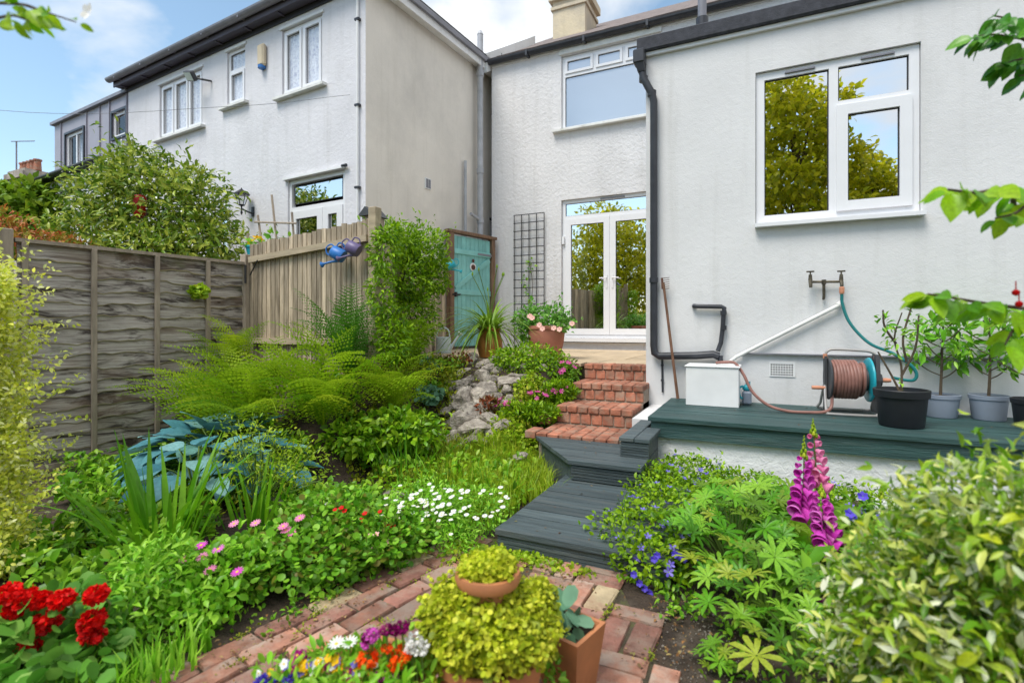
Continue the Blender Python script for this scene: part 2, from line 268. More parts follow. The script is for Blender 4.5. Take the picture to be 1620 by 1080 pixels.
# ---------------------------------------------------------------- helpers
W = {}                                   # world position subtracted from the mesh of a thing built in world coordinates
def tag(o, label, cat, group=None, kind=None):
    o['label'] = label; o['category'] = cat
    if group: o['group'] = group
    if kind: o['kind'] = kind
    return o
def thing(name, label, cat, loc=(0, 0, 0), rotz=0, group=None, local=False, rot=None):
    o = bpy.data.objects.new(name, None); COL.objects.link(o); o.location = loc; o.rotation_euler = rot or (0, 0, rotz)
    o.empty_display_size = .1
    tag(o, label, cat, group); W[o] = Vector((0, 0, 0)) if (local or rotz or rot) else Vector(loc)
    return o
def struct(o): o['kind'] = 'structure'; return o
def link(name, me, mat, parent=None):
    o = bpy.data.objects.new(name, me); COL.objects.link(o)
    if mat and not me.materials: me.materials.append(M[mat] if isinstance(mat, str) else mat)
    if parent is not None: o.parent = parent; W[o] = W.get(parent, Vector((0, 0, 0)))
    return o
class MB:
    def __init__(s): s.v = []; s.f = []
    def add(s, v, f):
        k = len(s.v); s.v += [tuple(p) for p in v]; s.f += [tuple(i+k for i in q) for q in f]; return s
    def box(s, x0, x1, y0, y1, z0, z1):
        return s.add([(x0,y0,z0),(x1,y0,z0),(x1,y1,z0),(x0,y1,z0),(x0,y0,z1),(x1,y0,z1),(x1,y1,z1),(x0,y1,z1)],
                     [(0,3,2,1),(4,5,6,7),(0,1,5,4),(1,2,6,5),(2,3,7,6),(3,0,4,7)])
    def bbox(s, x0, x1, y0, y1, z0, z1, b=.006):
        """box with chamfered edges"""
        V = []; 
        for sx in (0,1):
            for sy in (0,1):
                for sz in (0,1):
                    c = [x1 if sx else x0, y1 if sy else y0, z1 if sz else z0]; d = [-b if sx else b, -b if sy else b, -b if sz else b]
                    for k in range(3):
                        p = list(c)
                        for j in range(3):
                            if j != k: p[j] += d[j]
                        V.append(p)
        I = lambda sx, sy, sz, k: (sx*4+sy*2+sz)*3+k
        F = [(I(0,0,0,0),I(0,0,1,0),I(0,1,1,0),I(0,1,0,0)), (I(1,0,0,0),I(1,1,0,0),I(1,1,1,0),I(1,0,1,0)),
             (I(0,0,0,1),I(1,0,0,1),I(1,0,1,1),I(0,0,1,1)), (I(0,1,0,1),I(0,1,1,1),I(1,1,1,1),I(1,1,0,1)),
             (I(0,0,0,2),I(0,1,0,2),I(1,1,0,2),I(1,0,0,2)), (I(0,0,1,2),I(1,0,1,2),I(1,1,1,2),I(0,1,1,2))]
        for a in (0,1):
            for c in (0,1):
                F += [(I(a,c,0,0),I(a,c,1,0),I(a,c,1,1),I(a,c,0,1)), (I(a,0,c,0),I(a,1,c,0),I(a,1,c,2),I(a,0,c,2)), (I(0,a,c,1),I(1,a,c,1),I(1,a,c,2),I(0,a,c,2))]
                for e in (0,1): F.append((I(a,c,e,0),I(a,c,e,1),I(a,c,e,2)))
        return s.add(V, F)
    def bar(s, a, b, w, h, up=(0,0,1)):
        """rectangular bar from a to b, w across, h along up"""
        a = Vector(a); b = Vector(b); d = (b-a).normalized(); u = Vector(up)
        x = d.cross(u).normalized(); u = x.cross(d).normalized()
        V = []
        for p in (a, b):
            for i, j in ((-1,-1),(1,-1),(1,1),(-1,1)): V.append(p + x*w/2*i + u*h/2*j)
        return s.add(V, [(0,3,2,1),(4,5,6,7),(0,1,5,4),(1,2,6,5),(2,3,7,6),(3,0,4,7)])
    def tube(s, pts, r, n=8, cap=True, closed=False):
        pts = [Vector(p) for p in pts]; rs = r if isinstance(r, (list, tuple)) else [r]*len(pts); m = len(pts); V = []; ref = None
        for i, p in enumerate(pts):
            if closed: d = pts[(i+1) % m]-pts[i-1]
            else: d = pts[min(i+1, m-1)]-pts[max(i-1, 0)]
            d = d.normalized() if d.length else Vector((0,0,1))
            if ref is None:
                ref = Vector((0,0,1)) if abs(d.z) < .9 else Vector((1,0,0))
            x = ref - d*ref.dot(d); x = x.normalized() if x.length > 1e-6 else d.orthogonal().normalized(); ref = x; y = d.cross(x)
            for k in range(n): t = 2*math.pi*k/n; V.append(p + (x*math.cos(t)+y*math.sin(t))*rs[i])
        F = []
        for i in range(m if closed else m-1):
            for k in range(n):
                a = i*n; b = ((i+1) % m)*n; F.append((a+k, a+(k+1) % n, b+(k+1) % n, b+k))
        if cap and not closed: F += [tuple(range(n-1, -1, -1)), tuple((m-1)*n+k for k in range(n))]
        return s.add(V, F)
    def lathe(s, prof, c=(0,0,0), n=28, axis='z'):
        V = []; F = []
        for (r, z) in prof:
            for k in range(n):
                t = 2*math.pi*k/n; p = (r*math.cos(t), r*math.sin(t), z)
                if axis == 'x': p = (p[2], p[0], p[1])
                if axis == 'y': p = (p[0], p[2], p[1])
                V.append((c[0]+p[0], c[1]+p[1], c[2]+p[2]))
        m = len(prof)
        for i in range(m-1):
            for k in range(n): F.append((i*n+k, i*n+(k+1) % n, (i+1)*n+(k+1) % n, (i+1)*n+k))
        if prof[0][0] > 1e-5: F.append(tuple(range(n-1, -1, -1)))
        if prof[-1][0] > 1e-5: F.append(tuple((m-1)*n+k for k in range(n)))
        return s.add(V, F)
    def prism(s, poly, z0, z1):
        n = len(poly); V = [(x, y, z0) for x, y in poly]+[(x, y, z1) for x, y in poly]
        return s.add(V, [tuple(range(n-1, -1, -1)), tuple(range(n, 2*n))]+[(i, (i+1) % n, n+(i+1) % n, n+i) for i in range(n)])
    def build(s, name, mat, parent=None, smooth=False):
        me = bpy.data.meshes.new(name); o = W.get(parent, Vector((0,0,0))) if parent is not None else Vector((0,0,0))
        me.from_pydata([(p[0]-o.x, p[1]-o.y, p[2]-o.z) for p in s.v], [], s.f); me.update()
        if smooth:
            me.polygons.foreach_set('use_smooth', [True]*len(me.polygons))
            try: me.set_sharp_from_angle(angle=R(42))
            except Exception: pass
        return link(name, me, mat, parent)
def npmesh(name, V, F, mat, parent=None, smooth=False):
    me = bpy.data.meshes.new(name)
    if parent is not None: V = V - np.array(W.get(parent, Vector((0,0,0))))
    me.vertices.add(len(V)); me.vertices.foreach_set('co', V.astype(np.float32).ravel())
    k = F.shape[1]; me.loops.add(F.size); me.loops.foreach_set('vertex_index', F.astype(np.int32).ravel())
    me.polygons.add(len(F)); me.polygons.foreach_set('loop_start', np.arange(0, F.size, k, dtype=np.int32)); me.polygons.foreach_set('loop_total', np.full(len(F), k, dtype=np.int32))
    if smooth: me.polygons.foreach_set('use_smooth', np.ones(len(F), dtype=bool))
    me.update(calc_edges=True); me.validate()
    return link(name, me, mat, parent)
def nrm(a): return a/np.maximum(np.linalg.norm(a, axis=-1, keepdims=True), 1e-9)
def frames(d, n):
    y = nrm(d); x = nrm(np.cross(y, n)); z = np.cross(x, y); return np.stack([x, y, z], -1)
# leaf templates: length 1 along +y, blade facing +z
def leaf_tpl(w=.5, fold=.12, curl=.1, kind='mid', peak=.4):
    if kind == 'tri': return np.array([(0,0,0),(-w/2,peak,fold),(0,1,-curl),(w/2,peak,fold)]), np.array([(0,1,2,2),(0,2,3,3)])[:, :3]
    if kind == 'mid':
        return np.array([(0,0,0),(-w*.42,.25,fold*.8),(-w*.45,.62,fold),(0,1,-curl),(w*.45,.62,fold),(w*.42,.25,fold*.8),(0,.5,.02)]), \
               np.array([(0,1,2,6),(6,2,3,3),(0,6,4,5),(6,3,4,4)])
    if kind == 'round':
        V = [(0,.05,0)]+[(math.sin(t)*w*.55, .5-math.cos(t)*.5, fold*abs(math.sin(t))) for t in [2*math.pi*(i+.5)/8 for i in range(8)]]+[(0,.5,-.02)]
        return np.array(V), np.array([(9,1+i,1+(i+1) % 8) for i in range(8)])
def fan(F):                               # quads with a doubled last corner are turned into triangles
    T = []
    for q in F:
        T.append(q[:3])
        if len(q) == 4 and q[3] != q[2] and q[3] != q[0]: T.append((q[0], q[2], q[3]))
    return np.array(T)
def scatter(tpl, pos, mat3, size):
    V, F = tpl; F = fan([tuple(f) for f in F]); N = len(pos)
    P = np.einsum('nij,vj->nvi', mat3, V)*size[:, None, None] + pos[:, None, :]
    return P.reshape(-1, 3), (F[None] + (np.arange(N)*len(V))[:, None, None]).reshape(-1, F.shape[1])
def wob(p, f, s=0.):                      # smooth pseudo-noise in -1..1
    return (np.sin(p[:,0]*f+1.3+s)*np.cos(p[:,1]*f*1.3+s*2.1)+np.sin(p[:,2]*f*1.1+p[:,0]*f*.6+s*.7)+np.sin((p[:,1]+p[:,2])*f*1.9+s*1.7)*.6)/2.6
def blob_pts(blobs, n, rough=.25, freq=6, shell=.55, zmin=None):
    wts = np.array([b[1][0]*b[1][1]+b[1][0]*b[1][2]+b[1][1]*b[1][2] for b in blobs]); wts /= wts.sum()
    P = []; O = []
    for b, w in zip(blobs, wts):
        k = max(1, int(n*w)); d = nrm(RNG.normal(size=(k, 3))); c = np.array(b[0]); r = np.array(b[1])
        rad = shell+(1-shell)*RNG.random(k)**.6
        rad *= 1+rough*wob(d*1.0, freq, c[0]*7)+rough*.4*wob(d, freq*2.7, c[1]*5)
        P.append(c+d*r*rad[:, None]); O.append(nrm(d/r))
    P = np.concatenate(P); O = np.concatenate(O)
    if zmin is not None:
        k = P[:,2] > zmin; P = P[k]; O = O[k]
    return P, O
def orient(O, up=.5, rand=.6, hang=.2):
    """leaf normals lean out and up; blades point out and down a little"""
    n = nrm(O*(1-up)+np.array([0,0,1.])*up+RNG.normal(size=O.shape)*rand*.5)
    d = nrm(O+RNG.normal(size=O.shape)*rand*1.3-np.array([0,0,1.])*hang)
    return frames(d, n)
def foliage(name, mat, blobs, n, size, tpl, parent=None, up=.5, rand=.7, hang=.2, rough=.25, freq=6, shell=.5, zmin=None, shoots=0, shoot_len=.3, var=.35):
    P, O = blob_pts(blobs, n, rough, freq, shell, zmin)
    if shoots:
        Q, U = blob_pts(blobs, shoots, rough, freq, .97, zmin); ps = [P]; os = [O]
        for q, u in zip(Q, U):
            L = shoot_len*(.4+.6*random.random()); dirn = nrm(u+np.array([0,0,.6])+RNG.normal(size=3)*.3); k = max(4, int(L/(size*.45)))
            t = np.linspace(0, 1, k)[:, None]; ps.append(q+dirn*L*t+RNG.normal(size=(k,3))*size*.25); os.append(nrm(dirn+RNG.normal(size=(k,3))*.9))
        P = np.concatenate(ps); O = np.concatenate(os)
    sz = size*(1-var+2*var*RNG.random(len(P)))
    V, F = scatter(tpl, P, orient(O, up, rand, hang), sz)
    return npmesh(name, V, F, mat, parent)
def tpl_mesh(name, tpl, mat, smooth=True):
    V, F = tpl; me = bpy.data.meshes.new(name); me.from_pydata([tuple(v) for v in V], [], [tuple(f) for f in fan([tuple(f) for f in F])]); me.update()
    if smooth: me.polygons.foreach_set('use_smooth', [True]*len(me.polygons))
    me.materials.append(M[mat]); return me
def piece(name, me, parent, m4):
    """one small part that shares its mesh with its likes; m4 is a world matrix for things built in world coordinates"""
    o = bpy.data.objects.new(name, me); COL.objects.link(o)
    o.parent = parent
    off = W.get(parent, Vector((0,0,0)))
    m = m4.copy(); m.translation = m.translation-off; o.matrix_local = m; return o
def mat4(pos, d, n, s=1.0):
    y = Vector(d).normalized(); x = y.cross(Vector(n)); x = x.normalized() if x.length > 1e-5 else y.orthogonal().normalized(); z = x.cross(y)
    s3 = s if isinstance(s, (tuple, list)) else (s, s, s)
    return Matrix(((x.x*s3[0], y.x*s3[1], z.x*s3[2], pos[0]), (x.y*s3[0], y.y*s3[1], z.y*s3[2], pos[1]), (x.z*s3[0], y.z*s3[1], z.z*s3[2], pos[2]), (0,0,0,1)))
def smooth_path(pts, k=8):
    """Catmull-Rom through the points"""
    P = [Vector(p) for p in pts]; P = [P[0]*2-P[1]]+P+[P[-1]*2-P[-2]]; out = []
    for i in range(1, len(P)-2):
        for j in range(k):
            t = j/k; a, b, c, d = P[i-1], P[i], P[i+1], P[i+2]
            out.append(.5*((2*b)+(c-a)*t+(2*a-5*b+4*c-d)*t*t+(3*b-a-3*c+d)*t**3))
    out.append(P[-2]); return out
LEAF = leaf_tpl(.55, .1, .12); LEAF_N = leaf_tpl(.34, .08, .15); LEAF_T = leaf_tpl(.6, .12, .1, 'tri'); LEAF_R = leaf_tpl(.95, .08, .05, 'round'); LEAF_TN = leaf_tpl(.32, .1, .15, 'tri')

# ---------------------------------------------------------------- ground
G = -1.17
def sst(a, b, x): t = np.clip((x-a)/(b-a), 0, 1); return t*t*(3-2*t)
def hgt(x, y):
    x = np.asarray(x, float); y = np.asarray(y, float)
    left = sst(2.75, 3.75, y)*(1-sst(-3.35, -2.75, x)); mid = sst(3.55, 5.35, y)*(1-sst(-2.05, -1.75, x))
    far = sst(5.3, 5.7, y)
    z = G-.02 + .74*np.maximum(np.maximum(left, mid), far*(1-sst(-2.05, -1.75, x)))
    lump = .025*np.sin(x*5.1+y*2.2)*np.cos(y*4.3-x*1.4)+.012*np.sin(x*13+y*9)
    bed = np.clip(np.minimum(np.abs(x+.95)-.85, 1), 0, 1)
    z += lump*np.clip(bed*3, 0, 1)
    z -= .22*np.exp(-(((x+2.9)/.42)**2+((y-2.85)/.30)**2)*1.5)
    return z
def hz(x, y): return float(hgt(x, y))
xs = np.concatenate([[-120,-60,-30,-18,-12,-9],np.arange(-7,3.01,.08),[4,6,10,20,50,120]]); ys = np.concatenate([[-120,-60,-30,-15,-8,-4,-2],np.arange(-.6,7.01,.08),[8,9,12,20,40,120]])
gx, gy = np.meshgrid(xs, ys); gz = hgt(gx, gy)
V = np.stack([gx, gy, gz], -1).reshape(-1, 3); nx = len(xs); ii, jj = np.meshgrid(np.arange(nx-1), np.arange(len(ys)-1)); a = (jj*nx+ii).ravel()
struct(npmesh('ground', V, np.stack([a, a+1, a+nx+1, a+nx], -1), 'soil', None, True))
w = MB(); ring = [(-2.9+.62*math.cos(t)*(1+.1*math.sin(3*t)), 2.85+.45*math.sin(t)*(1+.1*math.cos(2*t))) for t in [2*math.pi*i/36 for i in range(36)]]
w.add([(x, y, G-.105) for x, y in ring], [tuple(range(36))]); pw = struct(w.build('pond_water', 'water'))
# upper patio of flagstones
pt = MB().box(-4.95, -1.06, 5.66, 8.898, -1.3, -.432).build('patio', 'mortar'); struct(pt)
rr = random.Random(5); y = 5.42
for row, dep in enumerate((.24, .62, .6, .62, .6, .6)):
    x = -4.93 if row else -2.95
    while x < -1.1:
        wd = min(rr.choice((.45, .6, .75, .9)), -1.065-x)
        if -1.065-(x+wd) < .2: wd = -1.065-x
        if row or x < -1.80: MB().bbox(x+.006, min(x+wd, -1.065 if row else -1.76)-.006, y+.006, y+dep-.006, -.45, -.412+rr.uniform(-.002, .003), .005).build('flagstone', 'flag', pt)
        x += wd
    y += dep

# brick path: bricks one by one on a mossy bed
bp = MB().add([(-1.98,-.5,G-.012),(-.27,-.5,G-.012),(-.27,1.75,G-.012),(-.66,2.50,G-.012),(-1.42,2.56,G-.012),(-1.62,2.2,G-.012)], [(0,1,2,3,4,5)]).build('brick_path', 'mossy'); struct(bp)
def brick_mesh(l, w_, h, seed):
    r_ = random.Random(seed); b = MB().bbox(-l/2, l/2, -w_/2, w_/2, -h, 0, .007)
    b.v = [(x+r_.uniform(-.0035, .0035), y_+r_.uniform(-.0035, .0035), z+(r_.uniform(-.003, .003) if z > -.02 else 0)) for x, y_, z in b.v]
    me = bpy.data.meshes.new('brick'); me.from_pydata(b.v, [], b.f); me.update(); return me
BM = {(m_, s_): brick_mesh(.208, .098, .06, s_) for m_ in 'abc' for s_ in range(4)}
for (m_, s_), me in BM.items(): me.materials.append(M['brick_'+m_])
def lay(x, y_, ang):
    m_ = rr.choices('abc', (.56, .36, .08))[0]
    o = bpy.data.objects.new('brick', BM[(m_, rr.randrange(4))]); COL.objects.link(o); o.parent = bp
    o.location = (x+rr.uniform(-.004, .004), y_+rr.uniform(-.004, .004), G+rr.uniform(-.006, .007)); o.rotation_euler = (rr.uniform(-.018, .018), rr.uniform(-.018, .018), ang+rr.uniform(-.03, .03))
def inpath(x, y_):
    xl = -1.86+.30*max(0, (y_-.9)/1.5); xr = -.22 if y_ < 1.75 else -.22-(y_-1.75)*.62
    return xl < x < xr and y_ < 2.47
for i in range(-1, 8):                       # courses along the left edge
    for j in range(-3, 14):
        u = i*.108; v = -.3+j*.222+(.111 if i % 2 else 0); ang = R(-11)
        x = -1.80+u*math.cos(ang)-(v-.9)*math.sin(ang); y_ = .9+u*math.sin(ang)+(v-.9)*math.cos(ang)
        if inpath(x, y_) and x < -1.06: lay(x, y_, ang+R(90))
for i in range(0, 5):                        # basket weave on the right
    for j in range(-2, 15):
        cx, cy = -.985+i*.216+.1, -.2+j*.216
        for k in (-1, 1):
            x, y_, an = (cx, cy+k*.054, 0) if (i+j) % 2 else (cx+k*.054, cy, R(90))
            if inpath(x, y_) and x > -1.0: lay(x, y_, an)
# ---------------------------------------------------------------- houses
def wall(mb, x0, x1, z0, z1, holes, y, dep=.1):
    xs_ = sorted({x0, x1, *[h[0] for h in holes], *[h[1] for h in holes]}); zs_ = sorted({z0, z1, *[h[2] for h in holes], *[h[3] for h in holes]})
    for a, b in zip(xs_, xs_[1:]):
        for c, d in zip(zs_, zs_[1:]):
            if any(h[0] <= a and b <= h[1] and h[2] <= c and d <= h[3] for h in holes): continue
            mb.add([(a,y,c),(b,y,c),(b,y,d),(a,y,d)], [(0,1,2,3)])
    for (a, b, c, d) in holes:
        e = y+dep
        mb.add([(a,y,c),(b,y,c),(b,y,d),(a,y,d),(a,e,c),(b,e,c),(b,e,d),(a,e,d)], [(0,4,5,1),(1,5,6,2),(2,6,7,3),(3,7,4,0)])
    return mb
def rect_frame(mb, x0, x1, z0, z1, w_, y0, y1):
    mb.box(x0, x1, y0, y1, z0, z0+w_).box(x0, x1, y0, y1, z1-w_, z1).box(x0, x0+w_, y0, y1, z0+w_, z1-w_).box(x1-w_, x1, y0, y1, z0+w_, z1-w_); return mb
def pane(parent, x0, x1, z0, z1, y, glass='glass', gasket=True):
    p_ = MB().add([(x0,y,z0),(x1,y,z0),(x1,y,z1),(x0,y,z1)], [(0,1,2,3)]).build('pane', glass, parent)
    if gasket: rect_frame(MB(), x0, x1, z0, z1, .009, y-.006, y-.0015).build('gasket', 'rubber', parent)
    return p_
def room(parent, x0, x1, z0, z1, y, dep=1.5, mat='room'):
    a, b, c, d, e, f = x0-.3, x1+.3, z0-.25, z1+.2, y, y+dep
    MB().add([(a,e,c),(b,e,c),(b,e,d),(a,e,d),(a,f,c),(b,f,c),(b,f,d),(a,f,d)], [(4,5,6,7),(0,1,5,4),(3,7,6,2),(0,4,7,3),(1,2,6,5)]).build('room_interior', mat, parent)
def curtain(parent, x0, x1, z0, z1, y, folds, mat='curtain', amp=.025):
    n = int(folds*8); V = []; F = []
    for i in range(n+1):
        t = i/n; x = x0+(x1-x0)*t; yy = y+amp*math.sin(t*folds*2*math.pi+.6*math.sin(t*9)); V += [(x, yy, z0), (x, yy, z1)]
        if i: F.append((2*i-2, 2*i, 2*i+1, 2*i-1))
    return MB().add(V, F).build('curtain', mat, parent, True)
def sill(parent, x0, x1, z, y, out=.09, mat='sill', th=.05):
    return MB().add([(x0,y-out,z-th),(x1,y-out,z-th),(x1,y+.08,z-th),(x0,y+.08,z-th),(x0,y-out,z-.012),(x1,y-out,z-.012),(x1,y+.08,z+.008),(x0,y+.08,z+.008)],
        [(0,3,2,1),(4,5,6,7),(0,1,5,4),(1,2,6,5),(2,3,7,6),(3,0,4,7)]).build('sill', mat, parent)

# --- main house
mh = thing('terraced_house', 'tall white roughcast house with glazed double doors onto the patio and a cream chimney', 'house', (-3, 8.9, -.41))
Y = 8.9
HW = (-3.27, -1.52, 3.56, 4.90); HD = (-3.27, -1.50, -.30, 2.28)
wm = wall(MB(), -4.70, 2.5, -1.3, 5.08, [HW, HD], Y, .12)
wm.add([(-4.70,Y,-1.3),(-4.70,Y,5.08),(-4.70,14.5,5.08),(-4.70,14.5,-1.3)], [(0,1,2,3)])
wm.build('wall', 'stucco', mh)
MB().box(-4.95, 2.5, 8.9+.02, 14.5, 5.09, 5.11).build('ceiling_slab', 'room', mh)
f = MB(); yy = Y+.05                          # upper window
rect_frame(f, HW[0]+.005, HW[1]-.005, HW[2], HW[3]-.005, .055, yy, yy+.06); f.box(HW[0]+.06, HW[1]-.06, yy, yy+.06, 4.52, 4.575)
f.box(HW[0]+.585, HW[0]+.635, yy, yy+.06, 4.575, HW[3]-.06).box(HW[0]+1.115, HW[0]+1.165, yy, yy+.06, 4.575, HW[3]-.06)
fw = f.build('window', 'upvc', mh)
for a, b in ((.06, .585), (.635, 1.115), (1.165, 1.69)):
    rect_frame(MB(), HW[0]+a+.002, HW[0]+b-.002, 4.577, HW[3]-.062, .045, yy-.02, yy+.03).build('sash', 'upvc', fw)
    pane(fw, HW[0]+a+.045, HW[0]+b-.045, 4.62, HW[3]-.105, yy+.012, 'glass_frost')
pane(fw, HW[0]+.06, HW[1]-.06, HW[2]+.055, 4.52, yy+.03, 'glass_frost')
room(fw, *HW, Y+.14, .35, 'frost_back'); sill(fw, HW[0]-.15, HW[1]+.12, HW[2], Y, .1)
MB().box(HW[0]-.03, HW[1]+.03, Y-.035, Y-.002, 4.91, 5.0).build('head_board', 'sill', fw)
f = MB(); rect_frame(f, HD[0]+.005, HD[1]-.005, HD[2]+.08, HD[3]-.005, .06, yy, yy+.065); f.box(HD[0]+.065, HD[1]-.065, yy, yy+.065, 1.93, 1.99)
fd = f.build('door_frame', 'upvc', mh)
pane(fd, HD[0]+.065, HD[1]-.065, 1.99, HD[3]-.065, yy+.03, 'glass')
MB().box(HD[0]+.72, HD[1]-.62, yy-.018, yy-.001, HD[3]-.05, HD[3]-.028).build('trickle_vent', 'gutter_light', fd)
mid = (HD[0]+HD[1])/2
for k, (a, b) in enumerate(((HD[0]+.067, mid-.002), (mid+.002, HD[1]-.067))):
    dl = rect_frame(MB(), a, b, HD[2]+.142, 1.928, .105, yy-.015, yy+.045).build('door_leaf', 'upvc', fd)
    pane(dl, a+.105, b-.105, HD[2]+.247, 1.823, yy+.02, 'glass')
    hx = (b-.05) if k == 0 else (a+.05); s_ = -1 if k == 0 else 1
    MB().box(hx-.014, hx+.014, yy-.026, yy-.0155, .66, .9).tube([(hx, yy-.03, .84), (hx, yy-.06, .84), (hx+s_*.12, yy-.062, .835)], .009, 8).build('handle', 'upvc', dl)
MB().box(HD[0]+.012, HD[0]+.055, yy-.05, yy-.001, 1.48, 1.62).build('hinge', 'upvc', fd)
MB().box(HD[0]-.05, HD[1]+.05, Y-.09, Y+.1, -.285, -.223).build('threshold', 'upvc', fd)
room(fd, *HD, Y+.13, 2.6); curtain(fd, HD[0]+.1, HD[0]+.42, -.22, 2.0, Y+.26, 4, 'curtain_green', .03); curtain(fd, HD[1]-.30, HD[1]-.08, -.22, 2.0, Y+.26, 3, 'curtain_green', .03)
# gutter, fascia, roof, verge, chimney
g = MB(); prof = [(.062*math.cos(t), .062*math.sin(t)) for t in [math.pi+math.pi*i/8 for i in range(9)]]
def gutter_run(x0, x1, y, z, parent, mat='gutter'):
    V = []; F = []
    for x in (x0, x1):
        V += [(x, y+a*1.15, z+b*1.15) for a, b in prof]+[(x, y+a, z+b+.002) for a, b in reversed(prof)]
    n = 18
    F = [(i, (i+1) % n, n+(i+1) % n, n+i) for i in range(n)]+[tuple(range(n-1, -1, -1)), tuple(range(n, 2*n))]
    return MB().add(V, F).build('gutter', mat, parent, False)
gutter_run(-4.85, 2.5, Y-.09, 5.08, mh)
for x in (-3.9, -2.8, -1.7): MB().box(x-.02, x+.02, Y-.17, Y-.02, 4.99, 5.09).build('gutter_bracket', 'gutter', mh)
MB().box(-4.72, 2.5, Y-.022, Y-.003, 4.99, 5.10).build('fascia', 'white_paint', mh)
rf = MB().add([(-4.92,Y-.12,5.085),(2.5,Y-.12,5.085),(2.5,14.2,8.48),(-4.92,14.2,8.48),(-4.92,Y-.12,5.06),(2.5,Y-.12,5.06),(2.5,14.2,8.4),(-4.92,14.2,8.4)], [(0,1,2,3),(4,7,6,5),(0,4,5,1),(0,3,7,4),(1,5,6,2)]).build('roof', 'tile', mh)
sl = math.atan2(8.48-5.085, 14.2-Y+.12)
tme = MB().box(-.082, .082, 0, .30, 0, .013); tm = bpy.data.meshes.new('roof_tile'); tm.from_pydata(tme.v, [], tme.f); tm.materials.append(M['tile'])
for r_ in range(3):
    for i in range(32):
        o = bpy.data.objects.new('roof_tile', tm); COL.objects.link(o); o.parent = rf
        yb = Y-.15+r_*.19; zb = 5.085+(yb-(Y-.12))*math.tan(sl)+.012
        o.location = Vector((-4.78+i*.168+(.084 if r_ % 2 else 0), yb, zb+random.uniform(0, .006)))-W[mh]; o.rotation_euler = (sl-.05, 0, random.uniform(-.01, .01))
vp = MB(); 
for (y0, y1) in ((8.75, 11.1),):
    za = 5.12+(y0-8.78)*math.tan(sl); zb = 5.12+(y1-8.78)*math.tan(sl)
    vp.add([(-5.0,y0,za-.25),(-4.72,y0,za-.25),(-4.72,y1,zb-.25),(-5.0,y1,zb-.25),(-5.0,y0,za+.12),(-4.72,y0,za+.12),(-4.72,y1,zb+.16),(-5.0,y1,zb+.16)], [(0,3,2,1),(4,5,6,7),(0,1,5,4),(1,2,6,5),(2,3,7,6),(3,0,4,7)])
vp.build('verge_parapet', 'plinth', mh)
ch = MB().box(-4.32, -3.55, 11.2, 12.1, 6.2, 7.6).box(-4.40, -3.47, 11.12, 12.18, 7.45, 7.62).box(-4.36, -3.51, 11.16, 12.14, 7.25, 7.32).build('chimney', 'cream', mh)
for x in (-4.12, -3.78): MB().lathe([(.13, 7.62), (.12, 7.9), (.145, 7.92), (.145, 7.98), (.1, 7.99), (.1, 7.8)], (x, 11.6, 0), 14).build('chimney_pot', 'terracotta', ch)

# passage between the houses
pw_ = thing('passage_wall', 'narrow grimy grey wall with a round vent between the two houses', 'wall', (-4.95, 9.35, -.41))
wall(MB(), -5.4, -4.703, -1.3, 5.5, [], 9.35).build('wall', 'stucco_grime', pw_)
MB().lathe([(.085, 0), (.085, .03), (.06, .03), (.06, .012), (0, .012)], (-4.98, 9.345-.03, 4.35), 18, 'y').build('vent', 'dgrey', pw_)
MB().tube([(-5.3, 9.28, 2.22), (-4.71, 9.28, 2.12)], .03, 8).build('waste_pipe', 'gutter', pw_)
MB().box(-5.38, -4.706, 9.30, 9.348, -.42, 2.1).build('door_panel', 'gutter_light', pw_)

# --- wing with flat roof
wg = thing('flat_roofed_wing', 'smooth white single storey wing with flat felt roof and a large casement window', 'house', (0, 5.3, -.95))
Y = 5.3
WW = (-.04, 1.193, .945, 2.338)
wl = wall(MB(), -1.04, 4.2, -1.3, 2.72, [WW], Y, .1)
wl.add([(-1.04,Y,-1.3),(-1.04,Y,2.72),(-1.04,8.9,2.72),(-1.04,8.9,-1.3)], [(0,1,2,3)])
wl.add([(4.2,Y,-1.3),(4.2,Y,2.72),(4.2,8.9,2.72),(4.2,8.9,-1.3)], [(0,3,2,1)]); wl.build('wall', 'stucco_smooth', wg)
MB().box(-1.075, 4.25, Y-.035, Y+.0, 2.70, 2.735).build('roof_trim', 'white_paint', wg)
MB().bbox(-1.12, 4.3, Y-.075, 8.89, 2.738, 2.88, .012).build('roof_edge', 'felt', wg)
MB().box(-.16, 4.2, 5.26, 5.2985, -.262, -.252).build('damp_course', 'gutter_light', wg)
f = MB(); yy = Y+.03; x0, x1, z0, z1 = WW
rect_frame(f, x0+.004, x1-.004, z0, z1-.004, .07, yy, yy+.07); f.box(.545, .615, yy, yy+.07, z0+.07, z1-.074).box(.615, x1-.074, yy, yy+.07, 1.905, 1.965)
fw = f.build('window', 'upvc', wg)
pane(fw, x0+.074, .545, z0+.07, z1-.074, yy+.03); pane(fw, .615, x1-.074, 1.965, z1-.074, yy+.03)
sh = rect_frame(MB(), .60, x1-.055, z0+.055, 1.92, .085, yy-.022, yy+.05).build('casement', 'upvc', fw)
pane(sh, .685, x1-.14, z0+.14, 1.835, yy+.012)
for a in (.20, .78): MB().bbox(a, a+.24, yy-.016, yy-.001, z1-.052, z1-.032, .004).build('trickle_vent', 'gutter_light', fw)
sill(fw, x0-.005, x1+.02, z0, Y, .075, 'upvc', .045); room(fw, *WW, Y+.12, 1.6)
